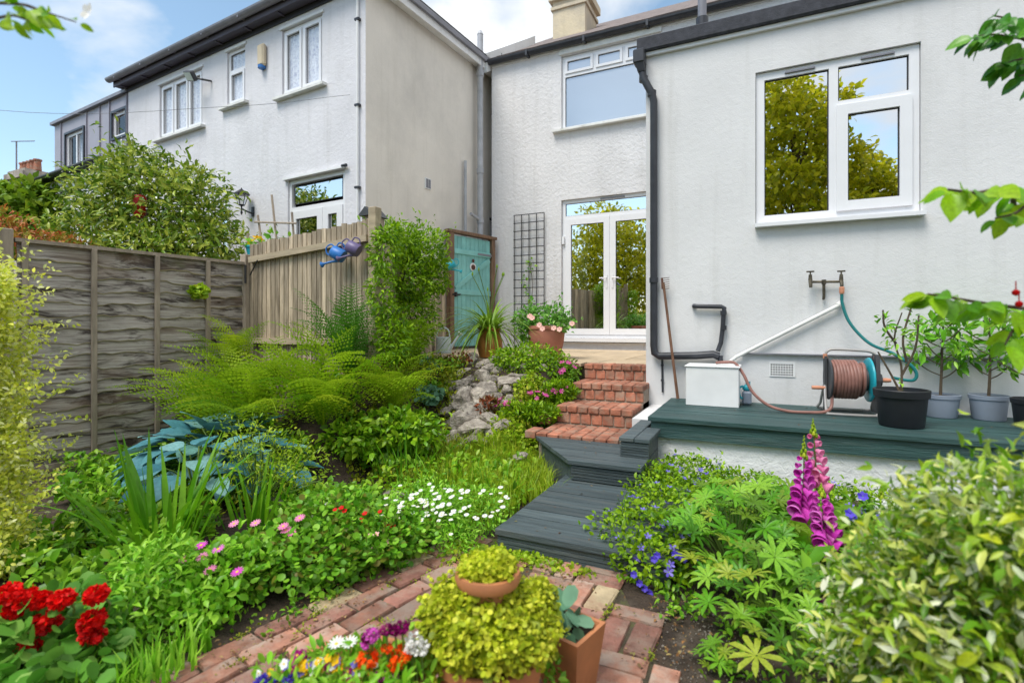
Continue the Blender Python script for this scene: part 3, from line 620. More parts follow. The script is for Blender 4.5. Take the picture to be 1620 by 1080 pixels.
# rainwater goods on the corner
hp = MB().bbox(-1.14, -1.03, Y-.15, Y-.02, 2.60, 2.735, .01).add([(-1.12,Y-.14,2.60),(-1.04,Y-.14,2.60),(-1.04,Y-.03,2.60),(-1.12,Y-.03,2.60),(-1.10,Y-.12,2.52),(-1.03,Y-.12,2.52),(-1.03,Y-.04,2.52),(-1.10,Y-.04,2.52)], [(0,1,5,4),(1,2,6,5),(2,3,7,6),(3,0,4,7),(4,5,6,7)]).build('rain_hopper', 'gutter', wg)
dpp = MB().tube([(-1.06, Y-.08, 2.56), (-1.055, Y-.08, 2.47), (-1.01, Y-.08, 2.38), (-.965, Y-.07, 2.29), (-.952, Y-.06, 2.22), (-.952, Y-.06, -.20), (-.945, Y-.06, -.27), (-.90, Y-.06, -.30), (-.55, Y-.07, -.285), (-.40, Y-.07, -.27), (-.35, Y-.07, -.29)], .036, 12).build('downpipe', 'gutter', wg, True)
for z in (2.30, 2.46, .45): MB().lathe([(.043, -.025), (.043, .025)], (-.952 if z < 2.3 else (-.97 if z < 2.4 else -1.053), Y-.062, z), 14).build('collar', 'gutter', dpp)
MB().tube([(-.36, Y-.07, -.24), (-.335, Y-.05, -.16), (-.322, Y-.045, -.05), (-.31, Y-.045, .12), (-.305, Y-.045, .165), (-.33, Y-.045, .178), (-.54, Y-.045, .185), (-.575, Y-.05, .19), (-.58, Y-.002, .19)], .021, 10).build('waste_pipe', 'gutter', wg, True)
for z in (.12, -.02): MB().lathe([(.028, -.02), (.028, .02)], (-.312, Y-.045, z), 12).build('collar', 'gutter', wg)
MB().tube([(-.34, Y-.07, -.28), (-.335, Y-.08, -.42)], .024, 10).build('waste_pipe', 'gutter', wg, True)
MB().tube([(-.88, Y-.012, -.32), (-.875, Y-.012, -.66)], .010, 6).build('earth_cable', 'gutter', wg)
for z in (-.4, -.55): MB().box(-.89, -.865, Y-.03, Y-.001, z, z+.018).build('cable_clip', 'gutter', wg)
MB().tube([(.63, Y-.03, .20), (.61, Y-.045, .175), (-.20, Y-.045, -.29), (-.26, Y-.05, -.34)], .017, 10).build('overflow_pipe', 'sill', wg, True)
MB().tube([(.64, Y-.002, .205), (.60, Y-.046, .172)], .022, 10).build('pipe_socket', 'sill', wg, True)
ab = rect_frame(MB(), .075, .283, -.462, -.33, .010, Y-.008, Y+.0)
for i in range(9): ab.box(.085+i*.0209+.0135, .085+(i+1)*.0209, Y-.007, Y, -.452, -.34)
for j in range(5): ab.box(.085, .273, Y-.0072, Y-.0002, -.452+j*.0224+.0145, -.452+(j+1)*.0224)
av = ab.build('air_brick', 'white_paint', wg); MB().add([(.08,Y-.0015,-.457),(.278,Y-.0015,-.457),(.278,Y-.0015,-.335),(.08,Y-.0015,-.335)], [(0,1,2,3)]).build('hole_shade_sheet', 'rubber', av)  # black sheet painted in for the shade inside the holes
vpz = MB().tube([(-.53, 5.55, 2.87), (-.53, 5.55, 3.9)], .042, 12).build('vent_pipe', 'gutter_light', wg, True); MB().lathe([(.06, 3.02), (.06, 3.10)], (-.53, 5.55, 0), 14).build('collar', 'gutter', vpz); MB().lathe([(.10, 2.882), (.065, 2.95), (.055, 3.0)], (-.53, 5.55, 0), 16).build('lead_skirt', 'gutter', vpz)
# nib beside the steps
MB().box(-.985, -.83, 4.42, 5.298, -1.3, -.79).build('nib_wall', 'stucco_smooth', wg)

# --- left house (own axes: x along its front, y into it)
lh = thing('neighbouring_house', 'large white pebble rendered neighbouring house with dark eaves, lace curtains and a beige side wall', 'house', (-5.17, 5.87, 0), R(-4.24))
L3 = (-5.66, -4.16, 3.70, 4.78); LS = (-3.39, -2.86, 3.87, 4.85); LR_ = (-1.88, -.914, 3.72, 4.81); LD = (-1.735, -.43, -.3, 2.34); LX = (-3.75, -3.32, .3, 2.25)
wall(MB(), -6.9, 0, -1.3, 5.12, [L3, LS, LR_, LD, LX], 0, .1).add([(-6.9,0,-1.3),(-6.9,0,5.12),(-6.9,3,5.12),(-6.9,3,-1.3)], [(0,1,2,3)]).build('wall', 'stucco_left', lh)
MB().add([(0,0,-1.3),(0,2.78,-1.3),(0,2.78,5.04),(0,0,5.04)], [(0,1,2,3)]).build('side_wall', 'stucco_beige', lh)
MB().add([(-.02,2.78,-1.3),(-.02,4.2,-1.3),(-.02,4.2,5.2),(-.02,2.78,5.2)], [(0,1,2,3)]).build('side_wall', 'stucco_beige', lh)
def lwin(h, bars, top=None, lace=True, nm='window'):
    x0, x1, z0, z1 = h; f = MB(); rect_frame(f, x0+.004, x1-.004, z0, z1-.004, .05, .035, .10)
    for b in bars: f.box(b-.025, b+.025, .035, .10, z0+.05, (top or z1-.054))
    if top: f.box(x0+.054, x1-.054, .035, .10, top, top+.05)
    w_ = f.build(nm, 'upvc', lh); e = [x0+.054]+[q for b in bars for q in (b-.025, b+.025)]+[x1-.054]
    for a, b in zip(e[::2], e[1::2]):
        zt = top or z1-.054
        rect_frame(MB(), a+.002, b-.002, z0+.052, zt-.002, .045, .015, .08).build('casement', 'upvc', w_)
        pane(w_, a+.047, b-.047, z0+.097, zt-.047, .05, 'glass_dim' if lace else 'glass')
    if top: pane(w_, x0+.054, x1-.054, top+.05, z1-.054, .06, 'glass_dim' if lace else 'glass')
    if lace: curtain(w_, x0+.02, x1-.02, z0, z1, .082, (x1-x0)*9, 'curtain', .012)
    room(w_, x0, x1, z0, z1, .26 if lace else .12, .6); return w_
for h, bars, top in ((L3, (-5.16, -4.66), None), (LS, (), 4.47), (LR_, (-1.40,), None)):
    w_ = lwin(h, bars, top); sill(w_, h[0]-.13, h[1]+.10, h[2], 0, .09)
    MB().box(h[0]-.04, h[1]+.04, -.025, -.002, h[3]+.002, h[3]+.04).build('head_trim', 'white_paint', w_)
lwin(LX, (), None, False)
f = rect_frame(MB(), LD[0]+.004, LD[1]-.004, LD[2], LD[3]-.004, .06, .03, .1).box(LD[0]+.064, LD[1]-.064, .03, .1, 1.83, 1.90); fd = f.build('door_frame', 'upvc', lh)
pane(fd, LD[0]+.1, LD[1]-.1, 1.95, LD[3]-.1, .06)
for a, b in ((LD[0]+.066, LD[0]+.80), (LD[0]+.806, LD[1]-.066)):
    dl = rect_frame(MB(), a, b, LD[2]+.07, 1.828, .12, .012, .08).build('door_leaf', 'upvc', fd); pane(dl, a+.12, b-.12, LD[2]+.19, 1.708, .05)
MB().box(LD[0]-.06, LD[1]+.05, -.06, -.002, LD[3]+.002, LD[3]+.035).build('drip_rail', 'white_paint', fd); MB().tube([(LD[1]+.0, -.05, LD[3]+.03), (LD[1]+.09, -.05, LD[3]+.03)], .025, 8).build('drip_end', 'gutter', fd); room(fd, *LD, .12, 1.2)
# eaves
MB().box(-7.1, .22, -.17, -.005, 5.02, 5.045).build('soffit', 'soffit', lh); MB().box(-7.1, .22, -.195, -.172, 5.0, 5.16).build('fascia', 'soffit', lh)
for i in range(9): MB().box(-6.9+i*.85, -6.86+i*.85, -.168, -.032, 4.99, 5.018).build('soffit_batten', 'soffit', lh)
MB().box(-7.12, .02, -.03, -.004, 4.93, 5.018).build('frieze_board', 'gutter', lh)
gutter_run(-7.15, .26, -.26, 5.15, lh, 'gutter_light')
for i in range(7): MB().box(-6.8+i*1.05, -6.77+i*1.05, -.32, -.196, 5.08, 5.155).build('gutter_bracket', 'gutter_light', lh)
MB().box(.005, .16, -.30, 4.2, 4.99, 5.02).build('soffit', 'white_paint', lh); MB().box(.162, .185, -.30, 4.2, 4.94, 5.14).build('bargeboard', 'white_paint', lh); MB().box(.19, .24, -.3, 4.2, 5.06, 5.15).build('gutter', 'gutter_light', lh)
MB().add([(-7.12,-.24,5.17),(.24,-.24,5.17),(.24,6,5.17),(-7.12,6,5.17),(-4.5,2.6,6.4),(-2.4,2.6,6.4)], [(0,1,5,4),(1,2,5),(2,3,4,5),(3,0,4)]).build('roof', 'tile', lh)
# front details
MB().tube([(-.13, -.035, 5.0), (-.13, -.035, 1.2)], .018, 8).build('cable_pipe', 'white_paint', lh)
for z in (2.0, 3.2, 4.45): MB().box(-.17, -.09, -.06, -.001, z, z+.03).build('pipe_clip', 'gutter', lh)
MB().bbox(-2.42, -2.25, -.09, -.002, 4.32, 4.69, .03).build('alarm_box', 'cream', lh); al = MB().lathe([(.06, 4.285), (.06, 4.33)], (-2.335, -.05, 0), 16).build('alarm_lamp', 'can_blue', lh)
fl = MB().tube([(-3.86, -.005, 4.45), (-3.90, -.16, 4.43), (-4.0, -.22, 4.46)], .018, 8).build('flood_light_arm', 'dgrey', lh)
fh = MB().bbox(-.13, .13, -.04, .04, -.085, .085, .015); fh.v = [tuple(Vector((-4.09, -.25, 4.5))+Euler((R(38), R(14), 0)).to_matrix() @ Vector(p)) for p in fh.v]; fh.build('flood_light_head', 'dgrey', fl)
fg = MB().add([(-.11,-.042,-.068),(.11,-.042,-.068),(.11,-.042,.068),(-.11,-.042,.068)], [(0,1,2,3)]); fg.v = [tuple(Vector((-4.09, -.25, 4.5))+Euler((R(38), R(14), 0)).to_matrix() @ Vector(p)) for p in fg.v]; fg.build('flood_light_glass', 'curtain_green', fl)
ln = MB().tube([(-2.62, -.01, 1.90), (-2.66, -.1, 1.93), (-2.715, -.16, 1.97), (-2.715, -.16, 2.02)], .014, 6).box(-2.66, -2.60, -.02, -.002, 1.86, 2.02).build('lantern_bracket', 'black_metal', lh)
MB().lathe([(0, 2.33), (.015, 2.30), (.03, 2.29), (.125, 2.22), (.13, 2.205), (.03, 2.205)], (-2.715, -.16, 0), 6).lathe([(.045, 2.02), (.05, 2.04), (0, 2.0), (.02, 1.9), (0, 1.86)], (-2.715, -.16, 0), 6).build('lantern_cap', 'black_metal', ln)
lb = MB()
for k in range(6): t = 2*math.pi*k/6; lb.tube([(-2.715+.05*math.cos(t), -.16+.05*math.sin(t), 2.04), (-2.715+.105*math.cos(t), -.16+.105*math.sin(t), 2.205)], .006, 4)
lb.build('lantern_bar', 'black_metal', ln); MB().lathe([(.045, 2.04), (.098, 2.2)], (-2.715, -.16, 0), 6).build('lantern_glass', 'glass_dim', ln)
MB().box(0.002, .02, 1.33, 1.48, 2.30, 2.48).build('vent_frame', 'white_paint', lh); MB().box(.021, .024, 1.345, 1.40, 2.315, 2.465).box(.021, .024, 1.41, 1.465, 2.315, 2.465).build('vent_grille', 'gutter_light', lh)
sp = MB().tube([(.14, 2.81, -.4), (.14, 2.81, 5.55)], .055, 12).build('soil_stack', 'pipe_grey', lh, True)
for z in (1.95, 2.9, 4.75): MB().lathe([(.07, z), (.07, z+.09)], (.14, 2.81, 0), 14).build('collar', 'pipe_grey', sp)
MB().lathe([(.06, 5.55), (.03, 5.62), (0, 5.62)], (.14, 2.81, 0), 12).build('pipe_cap', 'pipe_grey', sp); MB().tube([(.14, 2.81, 2.0), (.12, 2.6, 2.07), (.12, 2.52, 2.08)], .03, 8).build('waste_branch', 'pipe_grey', sp)
MB().tube([(.06, 2.43, -.4), (.06, 2.43, 3.05)], .028, 10).build('waste_pipe', 'pipe_grey', lh, True)

# --- grey clad house beyond
gh = thing('grey_clad_house', 'lavender grey metal clad upper storey with two windows beyond the large white house', 'house', (-5.17, 5.87, 0), R(-4.24))
G1 = (-9.95, -9.01, 3.57, 4.58); G2 = (-7.62, -7.03, 4.08, 4.62)
wall(MB(), -10.6, -6.905, 3.45, 4.93, [G1, G2], .02, .12).add([(-10.6,.02,3.45),(-10.6,.02,4.93),(-10.6,4,4.93),(-10.6,4,3.45)], [(0,1,2,3)]).build('cladding', 'zinc', gh)
for x in (-10.2, -8.85, -8.2, -7.75, -6.98): MB().box(x-.008, x+.008, -.01, .018, 3.46, 4.92).build('seam', 'zinc', gh)
MB().box(-10.66, -6.91, -.06, 4, 4.932, 5.0).build('roof_edge', 'gutter_light', gh)
wall(MB(), -11.0, -6.91, -1.3, 3.40, [(-10.3, -9.0, 1.6, 3.25)], -.25, .1).build('wall', 'white_paint', gh); MB().box(-11.1, -6.92, -.42, .015, 3.405, 3.448).build('lean_to_roof', 'felt', gh)
gutter_run(-11.1, -6.92, -.46, 3.45, gh)
for h, bars in ((G1, (-9.45,)), (G2, ())):
    x0, x1, z0, z1 = h; f = rect_frame(MB(), x0+.004, x1-.004, z0+.002, z1-.004, .06, .04, .11)
    for b in bars: f.box(b-.025, b+.025, .04, .11, z0+.062, z1-.064)
    w_ = f.build('window', 'upvc', gh); e = [x0+.064]+[q for b in bars for q in (b-.025, b+.025)]+[x1-.064]
    for a, b in zip(e[::2], e[1::2]): pane(w_, a, b, z0+.062, z1-.064, .07, 'glass_dim')
    curtain(w_, x0+.3, x1, z0, z1, .2, 3); room(w_, x0, x1, z0, z1, .26, .6)
    rect_frame(MB(), x0-.05, x1+.05, z0-.05, z1+.05, .048, -.012, .018).build('window_surround', 'gutter', w_)
w_ = rect_frame(MB(), -10.296, -9.004, 1.6, 3.246, .07, -.22, -.15).box(-9.68, -9.62, -.22, -.15, 1.67, 3.176).build('window', 'upvc', gh); pane(w_, -10.226, -9.68, 1.67, 3.176, -.19, 'glass_dim'); pane(w_, -9.62, -9.074, 1.67, 3.176, -.19, 'glass_dim'); room(w_, -10.3, -9, 1.6, 3.25, -.14, .6, 'frost_back')
# far chimney stack
fc = thing('chimney_stack', 'far brick chimney stack with a row of red pots above the hedge', 'chimney', (-20.3, 8.0, 0))
MB().box(-20.85, -19.85, 7.7, 8.3, -1.2, 4.45).box(-20.95, -19.75, 7.6, 8.4, 4.45, 4.62).box(-20.88, -19.82, 7.67, 8.33, 4.62, 4.72).build('stack', 'stone', fc)
for i in range(5): MB().lathe([(.10, 4.72), (.085, 5.0), (.11, 5.02), (.11, 5.06), (.07, 5.06), (.07, 4.9)], (-20.75+i*.22, 8, 0), 10).build('chimney_pot', 'brick_step', fc)
MB().tube([(-20.93, 7.9, 4.5), (-20.93, 7.9, 5.75)], .022, 5).tube([(-21.0, 7.8, 5.72), (-20.3, 8.1, 5.72)], .015, 4).build('aerial', 'gutter_light', fc)
# ---------------------------------------------------------------- brick steps, decks, platform
bs = thing('brick_steps', 'flight of orange red brick steps climbing from the dark deck to the patio', 'steps', (-1.36, 4.8, -.905))
core = MB(); NOSE = ((5.40, -.41), (5.00, -.575), (4.55, -.74))
for (ny, nz_) in NOSE: core.box(-1.70, -1.01, ny+.012, 5.655, nz_-.30, nz_-.012)
core.box(-1.70, -.99, 4.08, 5.6, -1.25, -.917); core.build('mortar_core', 'mortar', bs)
def sb(x0, x1, y0, y1, z0, z1):
    j = lambda: rr.uniform(-.002, .002)
    b = MB().bbox(x0+.004, x1-.004, y0+j(), y1-.004+j(), z0+.004, z1+j(), .007); b.v = [(p[0]+rr.uniform(-.0018, .0018), p[1]+rr.uniform(-.0018, .0018), p[2]+rr.uniform(-.0018, .0018)) for p in b.v]; b.build('brick', 'brick_step', bs)
NB = 7; BW = (1.72-1.005)/NB
for si, (ny, nz_) in enumerate(NOSE):
    for i in range(NB):
        x0 = -1.72+i*BW
        sb(x0, x0+BW, ny-.012, ny+.205, nz_-.062, nz_)
        sb(x0+(.03 if i else 0), min(x0+BW+.03, -1.005), ny, ny+.03, nz_-.165+.002, nz_-.066)
        if si: sb(x0, x0+BW, ny+.207, ny+.42, nz_-.062, nz_)
for j in range(3):
    for i in range(NB): sb(-1.72+i*BW, -1.72+(i+1)*BW, 4.05+j*.165, 4.05+(j+1)*.165, -.967, -.905)
sb(-1.83, -1.725, 4.06, 4.26, -.967, -.90); 
lb_ = MB().bbox(-1.86, -1.74, 4.42, 4.63, -.905, -.84, .007).build('loose_brick', 'brick_step'); tag(lb_, 'single red brick lying beside the lowest brick step', 'brick')

def boards(parent, mat, x0, x1, y0, y1, z, n, th=.028, left=None):
    """deck boards that run along x, each its own mesh; left(y) gives a slanted left end"""
    d = (y1-y0)/n
    for i in range(n):
        a = y0+i*d+.003; b = y0+(i+1)*d-.003; la = left(a) if left else x0; lb2 = left(b) if left else x0; zz = z+rr.uniform(-.0015, .0015)
        MB().prism([(la, a), (x1, a), (x1, b), (lb2, b)], zz-th, zz).build('deck_board', mat, parent)
ld = thing('timber_deck', 'low dark slate painted timber deck at the end of the brick path', 'deck', (-.85, 2.9, G))
boards(ld, 'deck', -1.26, -.36, 2.42, 3.62, -1.07, 10)
MB().box(-1.245, -.38, 2.445, 3.6, -1.25, -1.10).build('joist_frame', 'deck', ld); fsc = MB()
for k in range(6): fsc.box(-1.25, -.37, 2.432+.003*(k % 2), 2.444, -1.22+k*.02, -1.203+k*.02)
fsc.build('fascia', 'deck', ld)
ud = thing('angled_deck', 'angled dark slate painted deck step below the brick steps', 'deck', (-1.2, 3.8, -1.07))
boards(ud, 'deck', -1.26, -.70, 3.40, 4.045, -.93, 6, left=lambda y: -1.20-(y-3.40)*.80)
MB().prism([(-1.18, 3.43), (-.71, 3.43), (-.71, 4.04), (-1.66, 4.04)], -1.3, -.96).build('joist_frame', 'deck', ud); fsc = MB()
for k in range(5): fsc.box(-1.185, -.71, 3.416+.003*(k % 2), 3.428, -1.062+k*.02, -1.046+k*.02)
fsc.build('fascia', 'deck', ud)
bx = thing('box_step', 'small dark slate painted box step between the angled deck and the long platform', 'step', (-.8, 3.9, -.93))
MB().box(-.895, -.705, 3.67, 4.06, -1.2, -.822).build('carcass', 'deck', bx); MB().bbox(-.908, -.802, 3.65, 4.40, -.82, -.79, .004).build('tread_board', 'deck', bx); MB().bbox(-.798, -.692, 3.65, 4.088, -.82, -.79, .004).build('tread_board', 'deck', bx)
for k in range(6): MB().box(-.9, -.70, 3.66, 3.668, -.93+k*.018, -.916+k*.018).build('ribbed_slat', 'deck', bx)
pl = thing('long_platform', 'long dark green painted timber platform on a white plinth under the wing wall', 'platform', (1.4, 4.7, G))
boards(pl, 'deck_green', -.79, 3.8, 4.095, 5.285, -.71, 9, .03)
MB().box(-.77, 3.78, 4.12, 4.142, -.865, -.742).build('fascia', 'deck_green', pl); MB().box(-.768, -.75, 4.145, 4.9, -.865, -.742).build('side_fascia', 'deck_green', pl)
MB().box(-.74, 3.75, 4.16, 5.25, -1.35, -.76).build('plinth', 'plinth', pl)

# ---------------------------------------------------------------- fences and gate
wf = thing('lap_fence_panel', 'dark weathered overlapping board fence panel with upright battens on the left', 'fence', (-5.35, 2.02, 0), math.atan2(1.88, .23))
FL = 1.894                                      # own axes: x along the panel, -y towards the garden
NBD = 17
for i in range(NBD):
    z1_ = .66-i*.112; seg = 30; V = []; ph = rr.uniform(0, 9)
    for k in range(seg+1):
        x = FL*k/seg
        low = z1_-.135+.012*math.sin(x*7+ph)+.008*math.sin(x*17+ph*2)+.006*math.sin(x*41+ph)
        yo = -.026-.006*math.sin(x*9+ph); V += [(x, -.004, z1_), (x, yo, low+.009), (x, yo+.006, low), (x, .006, z1_)]
    F = []
    for k in range(seg):
        a = 4*k; F += [(a, a+1, a+5, a+4), (a+1, a+2, a+6, a+5), (a+2, a+3, a+7, a+6)]
    o = MB().add(V, F).build('board', 'waney', wf); o.data.materials.append(M['rail']); o.data.polygons.foreach_set('material_index', [1 if q % 3 == 1 else 0 for q in range(len(F))])  # paler lower edge: the light it catches is put into the colour
MB().box(-.02, FL+.01, -.055, .03, .665, .695).build('cap_rail', 'batten', wf)
for t in (.02, .26, .521, .768, .985): MB().bbox(FL*t-.02, FL*t+.02, -.062, -.034, -1.2, .664, .003).build('batten', 'batten', wf)
MB().box(0, FL, -.05, -.033, -1.35, -1.14).build('gravel_board', 'batten', wf)
MB().bbox(-.12, -.03, -.06, .05, -1.3, .76, .006).build('post', 'batten', wf); MB().bbox(FL+.015, FL+.105, -.06, .05, -1.2, .74, .006).build('post', 'batten', wf)
MB().tube(smooth_path([(FL+.02, -.07, -.02), (FL+.05, -.16, -.02), (FL+.07, -.2, -.12), (FL+.06, -.14, -.32), (FL+.04, -.08, -.42)], 5), .006, 5).build('wire_loop', 'black_metal', wf)
w2 = thing('slatted_fence', 'sliver of grey slatted fence behind the golden shrub at the left edge', 'fence', (-5.36, 1.9, 0), math.atan2(1.88, .23)+math.pi)
for i in range(16): MB().box(.02+i*.115, .13+i*.115, -.004*(i % 2), .014, -1.3, .66).build('board', 'picket', w2)
MB().box(0, 1.9, .016, .05, .45, .52).build('rail', 'batten', w2)

pf = thing('picket_fence', 'pale weathered close board fence with a bleached top rail above the ferns', 'fence', (-5.05, 3.9, -.45))
n = 26
for i in range(n):
    x0 = -5.06+i*(1.72/n); tz = .895+.135*i/n+rr.uniform(-.012, .012)
    MB().add([(x0,3.893,-.5),(x0+.066,3.885,-.5),(x0+.066,3.905,-.5),(x0,3.905,-.5),(x0,3.893,tz),(x0+.066,3.885,tz-.004),(x0+.066,3.905,tz-.004),(x0,3.905,tz)], [(0,3,2,1),(4,5,6,7),(0,1,5,4),(1,2,6,5),(2,3,7,6),(3,0,4,7)]).build('board', 'picket', pf)
MB().bar((-5.02, 3.862, .715), (-3.38, 3.862, .835), .042, .062).build('top_rail', 'rail', pf); MB().bar((-5.0, 3.862, -.16), (-3.4, 3.862, -.165), .045, .06).build('bottom_rail', 'rail', pf)
MB().bbox(-5.15, -5.063, 3.84, 3.93, -.9, .78, .005).build('post', 'batten', pf); MB().bbox(-3.345, -3.255, 3.83, 3.92, -.9, 1.12, .005).build('post', 'rail', pf)
MB().tube([(-5.0, 3.85, .55), (-4.86, 3.83, .70)], .007, 5).tube([(-5.055, 3.835, .46), (-5.055, 3.835, .66)], .012, 5).build('hinge_strap', 'black_metal', pf)
bk = thing('close_board_fence', 'narrow close board fence running from the climber to the turquoise gate', 'fence', (-3.34, 3.95, -.45), math.atan2(3.62, -1.56))
n = 36; bl = math.hypot(3.62, 1.56)
for i in range(n): MB().box(i*bl/n, (i+1)*bl/n-.004, .0, .018-.005*(i % 2), -.35, 1.35+rr.uniform(-.012, .012)).build('board', 'picket', bk)
MB().box(0, bl, .019, .06, .2, .27).box(0, bl, .019, .06, 1.1, 1.17).build('rail', 'batten', bk)

gt = thing('garden_gate', 'turquoise painted board gate with diagonal brace in a brown timber frame', 'gate', (-4.90, 7.72, -.40), math.atan2(1.033, .275))
GL = 1.07
for i in range(9):
    x0 = .06+i*(GL-.12)/9
    MB().bbox(x0+.002, x0+(GL-.12)/9-.002, -.012, .01, .03, 2.0+rr.uniform(-.006, .006), .004).build('board', 'turquoise', gt)
for z in (.35, 1.0, 1.72): MB().bbox(.07, GL-.07, -.04, -.0125, z-.045, z+.045, .004).build('ledge', 'turquoise', gt)
MB().bar((.10, -.026, 1.06), (GL-.10, -.026, 1.63), .026, .085, (0, 0, 1)).build('brace', 'turquoise', gt)
MB().bbox(-.05, .05, -.06, .05, -.3, 2.08, .006).build('post', 'brownpost', gt); MB().bbox(GL-.05, GL+.04, -.06, .05, -.3, 2.06, .006).build('post', 'brownpost', gt); MB().bbox(-.09, GL+.08, -.075, .06, 2.03, 2.085, .006).build('lintel', 'brownpost', gt)
MB().box(.0, .16, -.075, -.045, .93, .96).box(.06, .1, -.08, -.043, .91, .99).tube([(.02, -.07, .95), (.19, -.07, .955)], .01, 6).build('bolt_latch', 'black_metal', gt)
MB().box(GL-.42, GL-.03, -.05, -.041, 1.70, 1.735).build('hinge', 'gutter_light', gt)
pq = MB().lathe([(.075, 0), (.075, .012), (0, .012)], (.54, -.03, 1.47), 18, 'y').build('plaque', 'white_paint', gt); MB().lathe([(.05, 0), (.05, .006), (0, .006)], (.54, -.038, 1.465), 14, 'y').lathe([(.032, 0), (.032, .006), (0, .006)], (.54, -.037, 1.585), 12, 'y').build('plaque_motif', 'rust', pq)

# trellis on the house wall
tr = thing('wall_trellis', 'dark metal square trellis on the white house wall left of the doors', 'trellis', (-3.9, 8.86, -.41))
for i in range(5): MB().tube([(-4.196+i*.152, 8.855, -.40), (-4.196+i*.152, 8.855, 2.08)], .009, 6).build('upright', 'black_metal', tr)
for j in range(16): MB().tube([(-4.204, 8.840, 2.075-j*.152), (-3.58, 8.840, 2.075-j*.152)], .008, 6).build('cross_bar', 'black_metal', tr)
def clim():
    P = []; 
    for _ in range(70):
        t = random.random(); P.append((-3.86+.10*math.sin(t*7)+random.gauss(0, .04), 8.82, -.2+t*1.45))
    P = np.array(P); O = nrm(RNG.normal(size=P.shape)+np.array([0,-1.,0])); V, F = scatter(LEAF, P, orient(O), .05+.03*RNG.random(len(P))); npmesh('leaves', V, F, 'l_green', cl)
cl = thing('trellis_climber', 'thin sparse climbing plant on the dark wall trellis', 'climber', (-3.86, 8.80, -.41)); MB().tube(smooth_path([(-3.86, 8.82, -.41), (-3.90, 8.83, .2), (-3.80, 8.82, .7), (-3.88, 8.83, 1.25)]), .006, 5).build('stem', 'bark', cl); clim()

# ---------------------------------------------------------------- things on the platform and wall
wb = thing('white_box', 'white painted square box cover on the platform below the black pipe', 'box', (-.38, 4.97, -.71)); MB().bbox(-.60, -.165, 4.84, 5.16, -.708, -.365, .006).build('cover', 'white_paint', wb); MB().bbox(-.61, -.155, 4.83, 5.17, -.366, -.352, .004).build('lid', 'white_paint', wb)
jug = thing('teal_container', 'small teal plastic container beside the white box', 'container', (-.11, 5.12, -.708)); MB().bbox(-.15, -.07, 5.07, 5.17, -.708, -.585, .018).build('body', 'pot_grey', jug); MB().bbox(-.145, -.075, 5.08, 5.165, -.59, -.53, .02).lathe([(.02, -.53), (.02, -.50), (0, -.50)], (-.10, 5.12, 0), 10).build('top', 'teal', jug); MB().tube(smooth_path([(-.14, 5.08, -.54), (-.17, 5.06, -.56), (-.165, 5.06, -.63), (-.145, 5.07, -.65)], 5), .010, 6).build('handle', 'teal', jug)
tp = thing('garden_taps', 'pair of tarnished outdoor taps on a wall pipe with one hose attached', 'tap', (.5, 5.28, .37))
MB().tube([(.39, 5.25, .385), (.63, 5.25, .378)], .011, 8).tube([(.50, 5.25, .38), (.50, 5.25, .245), (.50, 5.28, .235)], .012, 8).lathe([(.018, .36), (.018, .40)], (.50, 5.25, 0), 8).build('pipe', 'brass', tp)
for x, z in ((.395, .385), (.625, .378)):
    tb = MB().tube([(x, 5.25, z+.005), (x, 5.21, z), (x, 5.185, z-.03), (x, 5.185, z-.055)], [.014, .016, .014, .012], 8).lathe([(.017, z+.01), (.013, z+.06), (.006, z+.065), (.006, z+.085)], (x, 5.22, 0), 10).build('tap_body', 'brass', tp, True); MB().tube([(x-.03, 5.22, z+.088), (x+.03, 5.22, z+.088)], .007, 6).build('tap_handle', 'brass', tb)
MB().lathe([(.017, .27), (.02, .285), (.02, .325), (.015, .33)], (.625, 5.185, 0), 12).build('hose_connector', 'peach', tp)

hr = thing('hose_reel', 'freestanding hose reel with teal disc wound with dusty brown hose', 'hose reel', (.64, 4.95, -.708), R(6)); hr.scale = (.88, .88, .92)
CZ = .30
hs_ = MB()
for k in range(10):                               # windings side by side, some doubled
    x = -.135+k*.026; r_ = .135+(.012 if k % 3 == 0 else 0)-(.01 if k > 6 else 0)
    hs_.tube([(x+.006*math.sin(t)+.003*math.sin(3*t+k), r_*math.cos(t), CZ+r_*math.sin(t)) for t in [2*math.pi*i/28 for i in range(28)]], .0155, 8, closed=True)
for k in range(7):
    x = -.11+k*.026; hs_.tube([(x-.008*math.sin(t+1), .158*math.cos(t)+(.004*math.sin(2*t+k)), CZ+.158*math.sin(t)) for t in [2*math.pi*i/28 for i in range(28)]], .0155, 8, closed=True)
hs_.build('hose_coil', 'hose', hr, True)
MB().lathe([(.10, -.16), (.10, .14)], (0, 0, CZ), 24, 'x').build('drum', 'dgrey', hr, True); MB().lathe([(.178, -.168), (.185, -.16), (.178, -.152), (.09, -.15)], (0, 0, CZ), 30, 'x').build('rear_flange', 'dgrey', hr, True)
dsc = MB().lathe([(.05, .145), (.175, .145), (.190, .152), (.192, .165), (.180, .172), (.165, .162), (.07, .166), (.05, .175), (0, .175)], (0, 0, CZ), 36, 'x').build('teal_disc', 'teal', hr, True)
for k in range(10):
    t = 2*math.pi*k/10; MB().bar((.17, .075*math.cos(t), CZ+.075*math.sin(t)), (.17, .165*math.cos(t+.18), CZ+.165*math.sin(t+.18)), .012, .016, (1, 0, 0)).build('spoke', 'teal', dsc)
